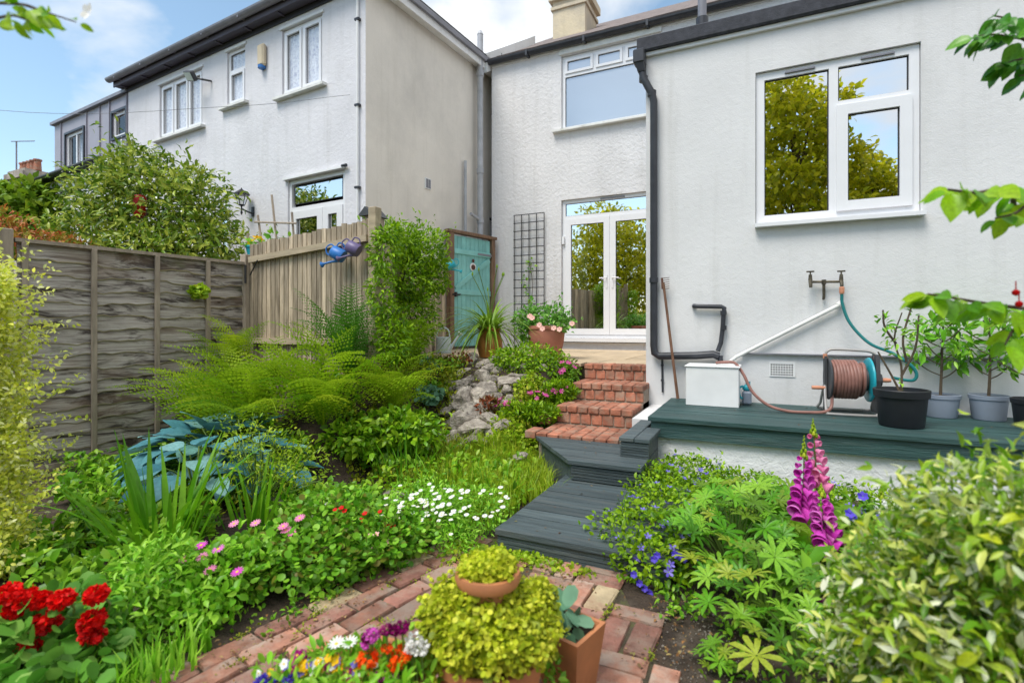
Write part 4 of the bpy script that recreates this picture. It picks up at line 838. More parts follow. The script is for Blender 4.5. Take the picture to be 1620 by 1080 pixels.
MB().add([(.20,-.045,.52),(.20,.045,.52),(.20,.10,.30),(.20,.05,.02),(.20,-.05,.02),(.20,-.09,.30),(.235,-.035,.52),(.235,.035,.52),(.235,.085,.30),(.235,.04,.02),(.235,-.04,.02),(.235,-.075,.30)], [(0,1,2,3,4,5),(11,10,9,8,7,6)]+[(i, i+6, (i+1) % 6+6, (i+1) % 6) for i in range(6)]).lathe([(.06, .235), (.055, .255), (.03, .262), (0, .262)], (0, 0, CZ), 18, 'x').build('side_plate', 'dgrey', hr)
MB().bar((-.185, 0, .03), (-.185, 0, .50), .02, .06, (0, 1, 0)).build('rear_plate', 'dgrey', hr)
MB().tube(smooth_path([(-.185, 0, .50), (-.165, 0, .545), (-.10, 0, .56), (.13, 0, .55), (.20, 0, .53), (.215, 0, .505)], 6), .012, 8).build('carry_handle', 'steel', hr, True)
for x in (-.185, .217): MB().lathe([(.018, .48), (.018, .52)], (x, 0, 0), 10).build('handle_joint', 'peach', hr)
MB().tube(smooth_path([(-.19, -.02, .24), (-.20, -.10, .09), (-.20, -.155, .02), (-.17, -.175, .013), (.12, -.185, .013), (.18, -.17, .02), (.205, -.14, .06), (.225, -.03, .26)], 6), .012, 8).build('front_leg', 'steel', hr, True)
MB().tube(smooth_path([(-.19, .02, .24), (-.20, .11, .08), (-.19, .15, .014), (.19, .15, .014), (.215, .11, .06), (.225, .03, .25)], 6), .012, 8).build('rear_leg', 'steel', hr, True)
MB().lathe([(.016, -.30), (.018, -.25), (.014, -.19)], (0, -.03, .22), 10, 'x').build('crank_grip', 'peach', hr, True); MB().lathe([(.018, .262), (.02, .30), (.016, .33)], (0, 0, .30), 10, 'x').build('hose_connector', 'peach', hr, True)
h1 = MB().tube(smooth_path([(.625, 5.185, .27), (.63, 5.18, .18), (.68, 5.15, .02), (.80, 5.08, -.14), (.95, 5.02, -.22), (1.05, 4.98, -.30), (1.09, 4.97, -.37), (1.075, 4.97, -.42), (1.02, 4.98, -.425), (.935, 4.985, -.408)], 8), .0125, 8).build('green_hose', 'teal_hose', None, True); tag(h1, 'teal garden hose looping down from the tap to the reel', 'hose')
h2 = MB().tube(smooth_path([(-.36, 5.02, -.335), (-.28, 4.99, -.325), (-.20, 4.95, -.33), (-.13, 4.88, -.42), (-.06, 4.84, -.56), (.06, 4.80, -.66), (.20, 4.78, -.695), (.36, 4.77, -.693), (.46, 4.79, -.685), (.51, 4.83, -.65), (.52, 4.86, -.56)], 8), .0125, 8).build('brown_hose', 'hose', None, True); tag(h2, 'dusty brown hose trailing from the white box to the reel', 'hose')
rk = thing('leaning_rake', 'old rusty rake leaning upside down against the wall by the downpipe', 'rake', (-.73, 5.2, -.70)); MB().tube([(-.715, 5.18, -.70), (-.86, 5.24, .42)], [.014, .012], 8).build('handle', 'handle_wood', rk, True)
MB().bar((-.866, 5.235, .36), (-.873, 5.24, .47), .012, .02, (1, 0, 0)).build('head', 'rust', rk)
for k in range(6): MB().tube([(-.862, 5.236, .36+k*.021), (-.80, 5.225, .365+k*.021)], .003, 4).build('tine', 'rust', rk)

# hanging cans, feeder table, white can
def can(name, label, mat, loc, rz, s=1.0, hang=True):
    t = thing(name, label, 'watering can', loc, rz, local=True)
    t.scale = (s, s, s)
    if hang: t.rotation_euler = (R(0), R(62), rz)
    MB().lathe([(.062, 0), (.066, .01), (.060, .12), (.050, .13), (.044, .125)], (0, 0, 0), 20).build('body', mat, t, True)
    MB().tube([(.055, 0, .03), (.10, 0, .09), (.15, 0, .145)], [.016, .011, .010], 8).build('spout', mat, t, True); MB().lathe([(.010, 0), (.03, .028), (.028, .034), (0, .036)], (0, 0, 0), 14).build('rose', mat, t, True).matrix_local = Matrix.Translation((.145, 0, .14)) @ Euler((0, R(48), 0)).to_matrix().to_4x4()
    MB().tube(smooth_path([(-.045, 0, .125), (-.05, 0, .17), (0, 0, .195), (.045, 0, .165), (.048, 0, .125)], 5), .007, 6).build('handle', mat, t, True); MB().tube(smooth_path([(-.058, 0, .11), (-.10, 0, .10), (-.105, 0, .05), (-.062, 0, .02)], 5), .007, 6).build('back_handle', mat, t, True)
    return t
can('blue_watering_can', 'small bright blue watering can hanging from the fence rail', 'can_blue', (-3.62, 3.80, .66), R(200), 1.0)
can('purple_watering_can', 'small dull purple watering can hanging by the fence post', 'can_purple', (-3.41, 3.78, .70), R(200), .95)
can('teal_watering_can', 'small teal watering can peeking out behind the climber by the gate', 'teal', (-4.72, 7.35, .98), R(20), 1.1)
wc = thing('enamel_watering_can', 'old pale blue enamel watering can standing on the patio by the gate', 'watering can', (-4.32, 6.62, -.412), R(20), local=True)
MB().lathe([(.115, 0), (.118, .01), (.110, .235), (.105, .24), (.098, .23)], (0, 0, 0), 24).build('body', 'can_enamel', wc, True); MB().tube([(.10, 0, .06), (.17, 0, .17), (.235, 0, .27)], [.028, .018, .015], 10).build('spout', 'can_enamel', wc, True); MB().lathe([(.015, 0), (.045, .05), (.04, .056), (0, .06)], (0, 0, 0), 14).build('rose', 'can_enamel', wc, True).matrix_local = Matrix.Translation((.228, 0, .262)) @ Euler((0, R(40), 0)).to_matrix().to_4x4()
MB().tube(smooth_path([(-.10, 0, .20), (-.10, 0, .30), (-.02, 0, .38), (.07, 0, .35), (.10, 0, .23)], 6), .010, 8).build('handle', 'can_enamel', wc, True)
lbk = MB().bbox(-4.62, -4.52, 6.86, 7.07, -.412, -.20, .008).build('pot_brick', 'brick_step'); tag(lbk, 'red brick stood on end behind the pale watering can', 'brick')
bt = thing('bird_table', 'small grey bird house roof on the fence post behind the picket fence', 'bird table', (-3.46, 4.05, .9)); MB().add([(-3.58,3.95,1.08),(-3.40,3.95,1.08),(-3.49,3.95,1.17),(-3.58,4.2,1.08),(-3.40,4.2,1.08),(-3.49,4.2,1.17)], [(0,1,2),(3,5,4),(0,2,5,3),(1,4,5,2),(0,3,4,1)]).build('roof', 'dgrey', bt); MB().box(-3.55, -3.43, 3.98, 4.17, .92, 1.078).build('box', 'batten', bt); MB().box(-3.51, -3.47, 4.06, 4.10, -.4, .92).build('pole', 'batten', bt)

# neighbour's stick trellis and basket over the fence
st = thing('stick_trellis', 'leaning grey stick trellis with a young vine behind the picket fence', 'trellis', (-5.4, 4.6, -.3))
for a, b in (((-5.50,4.6,-.3),(-5.83,4.6,1.42)), ((-5.28,4.6,-.3),(-5.60,4.62,1.66)), ((-5.05,4.6,-.3),(-5.22,4.6,1.40)), ((-5.90,4.6,-.3),(-6.02,4.6,1.20))): MB().tube([a, b], .014, 6).build('upright', 'batten', st)
for z, x0, x1 in ((1.33, -5.86, -5.12), (1.08, -6.02, -5.0), (.75, -6.0, -4.95)): MB().tube([(x0, 4.575, z), (x1, 4.575, z-.08)], .012, 6).build('cross_stick', 'batten', st)
foliage('vine_leaves', 'l_fresh', [((-5.45, 4.55, 1.05), (.16, .06, .16)), ((-5.25, 4.55, 1.0), (.12, .06, .1))], 46, .10, LEAF, st)
hb = thing('turquoise_planter', 'turquoise hanging pot of yellow flowers behind the fence corner', 'planter', (-5.72, 4.5, .85)); MB().lathe([(.07, .80), (.11, .98), (.12, .98), (.12, 1.0), (.10, 1.0)], (-5.75, 4.5, 0), 16).build('pot', 'teal', hb, True); foliage('foliage', 'l_fresh', [((-5.75, 4.5, 1.03), (.12, .12, .06))], 60, .05, LEAF, hb); foliage('flowers', 'p_yellow', [((-5.75, 4.5, 1.07), (.13, .13, .05))], 36, .035, LEAF_R, hb)
fd_ = thing('red_feeder', 'red bird feeder hanging in front of the neighbour\'s jasmine bush', 'bird feeder', (-8.05, 4.45, 1.6)); MB().lathe([(.04, 1.55), (.075, 1.6), (.085, 1.83), (.07, 1.86), (0, 1.88)], (-8.03, 4.4, 0), 12).build('body', 'red_plastic', fd_, True); MB().tube([(-8.03, 4.4, 1.88), (-8.03, 4.45, 2.1)], .005, 4).build('hanger', 'black_metal', fd_)
wr = MB().tube(smooth_path([(-16, 1.9, 4.4), (-10.58, 3.8, 3.32), (-7.0, 5.0, 3.18), (-5.45, 5.86, 3.4)], 10), .0035, 4).build('overhead_wire', 'gutter_light'); tag(wr, 'thin overhead wire crossing the sky to the white house', 'wire')
# ---------------------------------------------------------------- planting
def at(px, py, d):
    a = (px-810)/820; b = (515-py)/820
    return np.array(((a*.902-.432)*d, (a*.432+.902)*d, b*d))
def wobble(v, s): return v+RNG.normal(size=np.shape(v))*s
def carpet(name, label, cat, mat, pts, size, tpl, high=.05, up=.75, parent=None, stuff=True, var=.35):
    """low leaves on the ground at the given x, y"""
    z = hgt(pts[:,0], pts[:,1]); P = np.stack([pts[:,0], pts[:,1], z+RNG.random(len(pts))*high], -1); O = nrm(RNG.normal(size=P.shape)*.7+np.array([0,0,1.]))
    V, F = scatter(tpl, P, orient(O, up, .6, .0), size*(1-var+2*var*RNG.random(len(P)))); o = npmesh(name, V, F, mat, parent)
    if parent is None: tag(o, label, cat, None, 'stuff' if stuff else None)
    return o
def ell(cx, cy, rx, ry, n, soft=.25):
    t = RNG.random(n)*2*np.pi; r = np.sqrt(RNG.random(n))*(1+soft*np.sin(t*3+cx*9)+soft*.6*np.sin(t*7+cy*5)); return np.stack([cx+rx*r*np.cos(t), cy+ry*r*np.sin(t)], -1)
# stem bundle
def stems(parent, base, tips, r=.004, mat='stem', bend=.15):
    b = MB()
    for t in tips:
        t = Vector(t); s = Vector(base)+Vector((random.uniform(-.04, .04), random.uniform(-.04, .04), 0)); m = (s+t)/2+Vector((random.uniform(-bend, bend)*.3, random.uniform(-bend, bend)*.3, .03)); b.tube(smooth_path([s, m, t], 3), r, 4, False)
    return b.build('stems', mat, parent)

# --- beyond the fence
jb = thing('jasmine_bush', 'big rounded jasmine bush with tiny white flowers in front of the neighbouring house', 'bush', (-8.3, 4.5, -.4))
JB = [(at(235, 330, 7.8), (.95, .7, .85)), (at(165, 320, 8.1), (.6, .55, .6)), (at(305, 340, 7.6), (.65, .5, .7)), (at(215, 275, 7.9), (.55, .45, .45)), (at(130, 370, 7.6), (.5, .45, .35)), (at(335, 385, 7.4), (.45, .45, .35)), (at(225, 400, 7.4), (1.1, .5, .4))]
foliage('foliage', 'l_bush', JB, 9500, .115, LEAF_N, jb, shell=.45, shoots=90, shoot_len=.42, rough=.3)
foliage('blossom', 'p_white', JB, 1100, .036, LEAF_T, jb, shell=.9, rough=.3)
tk = MB()
for p in ((165, 320, 8.1), (235, 300, 7.8), (305, 340, 7.6), (240, 370, 7.6)): tk.tube(smooth_path([(-8.3, 4.5, -.5), tuple((at(*p)+np.array((-8.3, 4.5, .2)))/2), tuple(at(*p))], 4), [.06-.005*i for i in range(9)], 6)
tk.build('trunk', 'bark', jb)
ac = thing('red_acer', 'red and amber leaved shrub peeping over the fence at the far left', 'shrub', at(35, 372, 6.4)*np.array((1, 1, 0))); AB = [(at(20, 365, 6.4), (.35, .35, .22)), (at(75, 372, 6.4), (.3, .3, .13)), (at(-20, 350, 6.4), (.4, .35, .25)), (at(105, 378, 6.6), (.25, .25, .1))]
foliage('foliage', 'l_acer', [(b[0]+np.array((0, 0, -.07)), b[1]) for b in AB], 1200, .075, LEAF_N, ac, shoots=20, shoot_len=.25); MB().tube([(at(35, 372, 6.4)[0], at(35, 372, 6.4)[1], -.6), tuple(at(30, 365, 6.4))], [.03, .012], 6).build('trunk', 'bark', ac)
hd = thing('climbing_hedge', 'bright green climbing hedge below the far chimney at the left edge', 'hedge', (-15.3, 5.9, -.4)); foliage('foliage', 'l_hedge', [(at(40, 325, 12.2), (1.0, .8, .55)), (at(-10, 335, 12.2), (.9, .8, .5)), (at(68, 345, 12), (.55, .6, .7)), (at(20, 365, 12), (1.4, .8, .6))], 4200, .2, LEAF, hd, shoots=30, shoot_len=.4); MB().tube([(-15.3, 5.9, -.5), (-15.3, 5.9, 2.4)], [.09, .04], 7).build('trunk', 'bark', hd)
cb = thing('fence_climber', 'dense bright green climber smothering the fence corner before the gate', 'climber', (-3.75, 4.6, -.5))
CB = [(at(640, 430, 5.9), (.38, .4, .42)), (at(622, 385, 5.75), (.3, .3, .22)), (at(672, 400, 6.0), (.27, .3, .3)), (at(650, 500, 5.9), (.30, .35, .4)), (at(632, 560, 5.7), (.26, .3, .3)), (at(598, 440, 5.6), (.16, .2, .3)), (at(690, 440, 6.1), (.14, .2, .2)), (at(608, 400, 4.82), (.16, .13, .2)), (at(604, 465, 4.8), (.14, .13, .24)), (at(622, 535, 4.85), (.18, .17, .26)), (at(618, 368, 4.85), (.14, .11, .08))]
foliage('foliage', 'l_climb', CB, 12500, .056, LEAF_N, cb, shell=.5, shoots=60, shoot_len=.22, rough=.28); stems(cb, (-3.75, 4.75, -.45), [at(640, 430, 5.9), at(650, 500, 5.9), at(632, 560, 5.7)], .012, 'bark')
fp = thing('fence_wall_plant', 'small bright green tuft growing out of the dark lap fence', 'plant', (-5.05, 3.42, .33)); foliage('foliage', 'l_lime', [(at(314, 460, 5.2), (.07, .06, .055))], 130, .045, LEAF_R, fp)

# --- ferns: every frond a part
def frond_mesh(name, mat, L=1.0, arch=.35, npin=30, seed=0, wid=.19):
    r_ = random.Random(seed); V = []; F = []
    C_ = lambda t: Vector((.03*math.sin(t*3+seed), L*(t*.94), arch*L*(math.sin(t*2.1)*.75-t*t*.55)))
    for i in range(13):
        t = i/12; c = C_(t); w_ = .006*(1-t)+.0012; V += [(c.x-w_, c.y, c.z), (c.x+w_, c.y, c.z)]
        if i: k = 2*i; F.append((k-2, k-1, k+1, k))
    for i in range(npin):
        t = .10+.89*i/(npin-1); c = C_(t); pl_ = L*wid*(math.sin(math.pi*min(1, (t-.02)*.98)**.75)**.8+.03)*r_.uniform(.92, 1.08)
        for s in (-1, 1):
            d = Vector((s, .42+.3*t, -.16+r_.uniform(-.08, .08))).normalized(); side = Vector((-d.y*s, d.x*s, 0)).normalized(); m = 7
            for j in range(m):                        # pinnules along each pinna
                u0 = j/m; u1 = (j+1)/m; hw = pl_*.098*(1-.62*u0)
                a = c+d*pl_*u0; b = c+d*pl_*u1; q = c+d*pl_*(u0+.75/m); k = len(V); dz = Vector((0, 0, -.05*pl_*u1*u1*6))
                V += [tuple(a+dz), tuple(b+dz), tuple(q+side*hw+dz+Vector((0,0,.01*L*(j%2)))), tuple(q-side*hw+dz)]
                F += [(k, k+1, k+2), (k, k+3, k+1)]
    me = bpy.data.meshes.new(name); me.from_pydata([tuple(v) for v in V], [], F); me.update(); me.materials.append(M[mat]); return me
FR = [frond_mesh('frond', 'l_fern', 1, .30+.08*k, 19, k, .22) for k in range(4)]; FD = [frond_mesh('frond', 'l_fern_dark', 1, .24+.08*k, 22, k+9, .17) for k in range(3)]
def fern(label, x, y, n, L, tilt, meshes, sect=(0, 360), z=None, grp='ferns on the bank'):
    z = hz(x, y) if z is None else z; t = thing('fern', label, 'fern', (x, y, z), group=grp)
    for i in range(n):
        a = R(sect[0]+(sect[1]-sect[0])*(i+.5*random.random())/n); el = R(random.uniform(*tilt)); d = (math.cos(a)*math.cos(el), math.sin(a)*math.cos(el), math.sin(el))
        up = (-math.cos(a)*math.sin(el), -math.sin(a)*math.sin(el), math.cos(el)); s = L*random.uniform(.8, 1.12)
        piece('frond', random.choice(meshes), t, mat4((x+d[0]*.03, y+d[1]*.03, z), d, up, s))
    return t
fern('broad yellow green fern nearest the lap fence', -4.42, 3.0, 18, .95, (20, 68), FR, (170, 400))
fern('broad yellow green fern in the middle of the bank, below the picket fence', -3.85, 3.02, 26, 1.05, (18, 70), FR, (160, 400))
fern('broad yellow green fern below the dark upright fern, right of the other yellow ones', -3.32, 3.25, 24, .95, (18, 70), FR, (180, 400))
fern('tall upright dark green fern in front of the fence climber', -3.40, 3.62, 20, .88, (40, 76), FD)
fern('arching green fern between the climber and the rockery', -3.05, 3.85, 22, .72, (15, 60), FR, (150, 400))
fern('green fern below the climber, behind the arching one', -3.35, 4.35, 16, .66, (20, 62), FR, (150, 400))
fern('small yellow green fern at the corner of the two fences', -4.75, 3.5, 12, .72, (30, 65), FR, (180, 380))

# --- hosta: every leaf a part
def hosta_leaf(seed):
    r_ = random.Random(seed); V = []; F = []; n, m = 8, 5
    for i in range(n+1):
        t = i/n; w_ = .42*math.sin(math.pi*min(1, t*.93+.07)**.72)**.85*(1 if t < .98 else 0)
        for j in range(m):
            u = (j/(m-1))*2-1
            V.append((u*w_, t, .10*abs(u)*w_*1.6-.28*t*t+.10*t+.012*math.sin(t*20+j*2+seed)*(1-t)+.02*math.cos(u*9)))
            if i and j: a = i*m+j; F.append((a-m-1, a-m, a, a-1))
    me = bpy.data.meshes.new('hosta_leaf'); me.from_pydata(V, [], F); me.update(); me.polygons.foreach_set('use_smooth', [True]*len(F)); me.materials.append(M['l_hosta']); return me
HL = [hosta_leaf(k) for k in range(4)]
def hosta(label, x, y, n, R_, L):
    z = hz(x, y); t = thing('hosta', label, 'hosta', (x, y, z), group='blue hostas'); st_ = MB()
    for i in range(n):
        f = (i+.5)/n; a = i*2.39996; rad = R_*math.sqrt(f); h = .36*(1-.75*f)+.06; el = R(30-62*f+random.uniform(-20, 20)); p = (x+rad*.72*math.cos(a), y+rad*.72*math.sin(a), z+h+random.uniform(-.03, .03))
        d = (math.cos(a)*math.cos(el), math.sin(a)*math.cos(el), math.sin(el)); piece('leaf', random.choice(HL), t, mat4(p, d, (random.uniform(-.25, .25), random.uniform(-.25, .25), 1), L*random.uniform(.8, 1.2)))
        st_.tube(smooth_path([(x, y, z), ((x+p[0])/2, (y+p[1])/2, z+h*.7), p], 3), .005, 4, False)
    st_.build('stalks', 'stem', t)
hosta('large blue green hosta in front of the lap fence', -3.80, 2.62, 84, .74, .20)
hosta('smaller blue hosta clump between the big hosta and the pond', -3.20, 2.55, 26, .40, .17)
hosta('low blue hosta leaves behind the sword shaped iris blades', -3.30, 2.15, 18, .40, .17)

# --- sword leaved clumps
def blade_mesh(name, mat, w_=.035, bend=.12, seed=0, n=7):
    V = []; F = []
    for i in range(n+1):
        t = i/n; ww = w_*(1-t**2.2)*.5+.0006; x = bend*t*t; z = t-bend*.4*t**3
        V += [(x, -ww, z), (x+.004, 0, z), (x, ww, z)]
        if i: k = 3*i; F += [(k-3, k-2, k+1, k), (k-2, k-1, k+2, k+1)]
    me = bpy.data.meshes.new(name); me.from_pydata(V, [], F); me.update(); me.polygons.foreach_set('use_smooth', [True]*len(F)); me.materials.append(M[mat]); return me
IB = [blade_mesh('blade', 'l_iris', .062, b) for b in (.03, .10, .22, .40)]; IT = [blade_mesh('blade', 'l_iris', .03, b) for b in (.05, .16, .34)]
def clump(name, label, cat, x, y, n, R_, L, lean, meshes, grp=None, z=None, part='blade'):
    z = hz(x, y) if z is None else z; t = thing(name, label, cat, (x, y, z), group=grp)
    for i in range(n):
        a = random.uniform(0, 2*math.pi); r_ = R_*math.sqrt(random.random()); le = R(random.uniform(0, lean))*(.4+.6*r_/R_); s = L*random.uniform(.6, 1.1)
        o = bpy.data.objects.new(part, random.choice(meshes)); COL.objects.link(o); o.parent = t; o.location = (r_*math.cos(a), r_*math.sin(a), -.02); o.rotation_euler = Euler((0, le, a+random.uniform(-.5, .5))); o.scale = (s, s, s)
    return t
clump('iris_clump', 'tall clump of sword shaped green iris blades at front left', 'iris', -2.78, 1.62, 46, .17, .66, 34, IB, 'iris clumps')
clump('iris_clump', 'shorter iris blades right of the tall clump, before the pond', 'iris', -2.72, 2.10, 22, .16, .46, 38, IB, 'iris clumps')
clump('iris_clump', 'slender upright blades at the far side of the pond', 'iris', -2.42, 3.22, 30, .20, .48, 26, IT, 'iris clumps')
clump('iris_clump', 'short fan of bright blades along the left edge of the low deck', 'iris', -1.55, 3.02, 34, .20, .30, 32, IT, 'iris clumps')
leafy_fill = carpet('slope_herbs', 'loose leafy herbs mixed into the grass below the rockery', 'plants', 'l_heart', np.concatenate([ell(-2.0, 3.55, .4, .35, 420), ell(-1.7, 3.2, .3, .4, 300), ell(-2.3, 3.1, .3, .3, 300)]), .05, LEAF, .16)
clump('iris_clump', 'slender blades between the pond and the low deck', 'iris', -1.95, 3.10, 34, .24, .36, 30, IT, 'iris clumps')

# --- grasses and low growth on the bank
def grass(name, label, pts, L, mat, wid=.006, lean=.5, tagit=True, parent=None):
    n = len(pts); z = hgt(pts[:,0], pts[:,1]); B = np.stack([pts[:,0], pts[:,1], z-.01], -1); a = RNG.random(n)*2*np.pi; l = L*(.5+.6*RNG.random(n)); le = lean*RNG.random(n)
    d = np.stack([np.cos(a), np.sin(a), 0*a], -1); s = np.stack([-np.sin(a), np.cos(a), 0*a], -1)*wid; u = np.array([0,0,1.])
    m = B+u*(l*.55)[:,None]+d*(l*le*.3)[:,None]; t = B+u*(l*(1-.3*le))[:,None]+d*(l*le)[:,None]
    V = np.stack([B-s, B+s, m-s*.8, m+s*.8, t], 1).reshape(-1, 3); k = (np.arange(n)*5)[:,None]; F = np.concatenate([k+np.array([[0,1,3]]), k+np.array([[0,3,2]]), k+np.array([[2,3,4]])])
    o = npmesh(name, V, F, mat, parent)
    if parent is None: tag(o, label, 'grass', None, 'stuff')
    return o
grass('lime_grass', 'yellow green wispy grass covering the slope left of the dark decks', np.concatenate([ell(-1.75, 3.45, .42, .45, 3200), ell(-2.15, 3.75, .35, .35, 1500), ell(-1.62, 3.05, .25, .4, 1200)]), .20, 'l_lime', .003, .9)
grass('meadow_blades', 'mid green grass blades mixed into the slope left of the decks', np.concatenate([ell(-1.75, 3.45, .42, .45, 900), ell(-2.15, 3.75, .4, .35, 700), ell(-2.3, 3.3, .3, .3, 500)]), .19, 'l_olive', .005, .9)
grass('front_tufts', 'pale green feathery tufts at the bottom left edge of the path', np.concatenate([ell(-1.84, 1.08, .10, .16, 160), ell(-1.95, .95, .12, .15, 120)]), .16, 'l_fresh', .006, .7)
carpet('bank_ground_cover', 'mixed low green ground cover over the bank and beds', 'ground cover', 'l_olive', np.concatenate([ell(-3.0, 3.6, .9, .45, 2600), ell(-3.2, 4.45, .42, .7, 2200), ell(-3.5, 4.5, .5, .6, 1300), ell(-4.2, 3.0, .7, .4, 1200), ell(-3.4, 1.9, .5, .5, 900), ell(-2.0, 4.5, .16, .4, 500)]), .042, LEAF, .10)
carpet('lime_ground_cover', 'bright yellow green creeping cover beside the brick steps', 'ground cover', 'l_lime', np.concatenate([ell(-1.98, 4.1, .26, .38, 2600), ell(-1.78, 3.8, .16, .3, 1200), ell(-2.3, 3.7, .25, .3, 900), ell(-2.05, 4.75, .2, .25, 700)]), .028, LEAF_R, .05)
carpet('green_ground_cover', 'small leaved green cover around the pond and left bed', 'ground cover', 'l_green', np.concatenate([ell(-3.1, 1.5, .5, .45, 1600), ell(-3.7, 2.1, .75, .5, 1800), ell(-4.6, 2.6, .5, .5, 1300), ell(-2.6, 2.6, .4, .3, 700), ell(-2.35, 2.35, .25, .3, 700), ell(-2.9, 3.4, .7, .16, 900), ell(.9, 3.2, .9, .6, 1500), ell(-.1, 3.5, .5, .4, 900)]), .06, LEAF, .14)
hl = thing('heart_leaf_plant', 'glossy heart leaved plant tumbling over the bank below the ferns', 'plant', (-3.0, 3.35, hz(-3.0, 3.35)))
foliage('foliage', 'l_heart', [((-2.75, 3.42, -.86), (.28, .22, .17)), ((-3.0, 3.22, -.92), (.25, .16, .12)), ((-2.55, 3.5, -.88), (.2, .2, .14))], 1500, .064, LEAF, hl, up=.6, shell=.6, shoots=14, shoot_len=.15)
hl2 = thing('heart_leaf_plant', 'glossy leafy plant between the hosta and the middle fern', 'plant', (-3.45, 2.95, hz(-3.45, 2.95))); foliage('foliage', 'l_heart', [((-3.35, 2.92, -.98), (.22, .16, .11))], 400, .062, LEAF, hl2, up=.6, shell=.6, shoots=10, shoot_len=.15)
wy = thing('wiry_perennial', 'airy wiry stemmed plant with tiny yellow buds beside the hosta', 'plant', (-2.95, 2.3, hz(-2.95, 2.3))); WB = [((-2.95, 2.32, -.84), (.34, .26, .26)), ((-2.7, 2.42, -.92), (.25, .22, .2))]; foliage('foliage', 'l_lime', WB, 1500, .03, LEAF_N, wy, shell=.2, rough=.4); stems(wy, (-2.92, 2.3, -1.2), [tuple(p) for p in blob_pts(WB, 60, .3, 6, .6)[0]], .0025)
rm = thing('rockery_sedum', 'blue grey and green leafy growth left of the rockery stones', 'plant', (-3.05, 4.4, hz(-3.05, 4.4))); foliage('foliage', 'l_green', [((-3.2, 4.5, -.66), (.22, .3, .10)), ((-3.35, 5.0, -.46), (.3, .3, .08)), ((-2.9, 3.95, -.88), (.2, .2, .09))], 1500, .04, LEAF, rm, shell=.5, shoots=16, shoot_len=.14); foliage('grey_foliage', 'l_grey', [((-3.02, 4.35, -.70), (.12, .16, .07)), ((-3.35, 4.75, -.45), (.12, .14, .07))], 380, .045, LEAF_R, rm); foliage('bronze_foliage', 'l_bronze', [((-3.15, 5.15, -.38), (.2, .15, .07))], 170, .04, LEAF, rm)

# --- rockery: every stone a part
rk_ = thing('rockery', 'heap of pale lichened stones stepping down from the patio edge', 'rockery', (-2.55, 4.7, -.9))
def stone_mesh(seed):
    import bmesh
    r_ = random.Random(seed); bm_ = bmesh.new(); bmesh.ops.create_icosphere(bm_, subdivisions=3, radius=1); planes = [(Vector((r_.gauss(0, 1), r_.gauss(0, 1), r_.gauss(0, 1))).normalized(), r_.uniform(.55, .85)) for _ in range(9)]
    for v in bm_.verts:
        for n_, k in planes:
            e = v.co.dot(n_)-k
            if e > 0: v.co -= n_*e*.97
        v.co *= 1+.06*math.sin(v.co.x*9+seed)*math.cos(v.co.y*8)+.05*math.sin(v.co.z*21+v.co.x*13)+r_.uniform(-.03, .03)
    me = bpy.data.meshes.new('stone'); bm_.to_mesh(me); bm_.free(); me.materials.append(M['stone']); return me
SM = [stone_mesh(k) for k in range(7)]
for px, py, d, s in ((790,587,5.85,(.16,.12,.10)), (815,590,5.75,(.15,.10,.09)), (735,596,5.8,(.15,.13,.08)), (765,603,5.6,(.15,.12,.13)), (806,611,5.45,(.21,.13,.11)), (838,607,5.5,(.11,.1,.09)), (772,618,5.35,(.15,.12,.10)), (790,573,6.1,(.12,.1,.09)), (737,636,5.2,(.12,.12,.15)), (760,632,5.2,(.16,.13,.13)), (768,648,5.05,(.14,.12,.11)), (733,668,4.9,(.15,.13,.10)), (755,678,4.8,(.17,.13,.09)), (778,682,4.75,(.12,.1,.07)), (823,657,4.9,(.085,.075,.065)), (857,622,5.3,(.09,.08,.09)), (873,590,5.65,(.09,.09,.14)), (745,700,4.65,(.14,.12,.06)), (775,704,4.6,(.12,.11,.05)), (710,672,5.0,(.08,.08,.05)), (712,606,5.7,(.13,.1,.06)), (748,568,6.2,(.13,.10,.06)), (745,655,5.0,(.15,.13,.12)), (798,676,4.75,(.07,.08,.07)), (720,690,4.75,(.10,.09,.05)), (730,610,5.5,(.10,.1,.09)), (822,726,4.2,(.09,.08,.05)), (705,700,4.7,(.09,.08,.06))):
    o = bpy.data.objects.new('stone', random.choice(SM)); COL.objects.link(o); o.parent = rk_; o.location = Vector(at(px, py, d))-W[rk_]; o.rotation_euler = (random.uniform(-.4, .4), random.uniform(-.4, .4), random.uniform(0, 6)); o.scale = tuple(q*random.uniform(1.0, 1.22) for q in s)
for i in range(34):
    x_, y_ = random.uniform(-2.95, -2.1), random.uniform(4.05, 5.35); q = random.uniform(.045, .085); o = bpy.data.objects.new('stone', random.choice(SM)); COL.objects.link(o); o.parent = rk_; o.location = Vector((x_, y_, hz(x_, y_)+q*.3))-W[rk_]; o.rotation_euler = (random.uniform(-.4, .4), random.uniform(-.4, .4), random.uniform(0, 6)); o.scale = (q*1.3, q, q*.8)
carpet('rock_moss', '', '', 'l_olive', np.stack([RNG.uniform(-2.95, -2.05, 1100), RNG.uniform(4.0, 5.4, 1100)], -1), .026, LEAF, .04, parent=rk_)
MB().box(-2.35, -2.2, 5.25, 5.4, -.62, -.48).build('red_stone', 'brick_step', rk_)
pe = thing('pond_edge_stones', 'dark stones and log edging round the little pond', 'stones', (-2.6, 2.6, G))
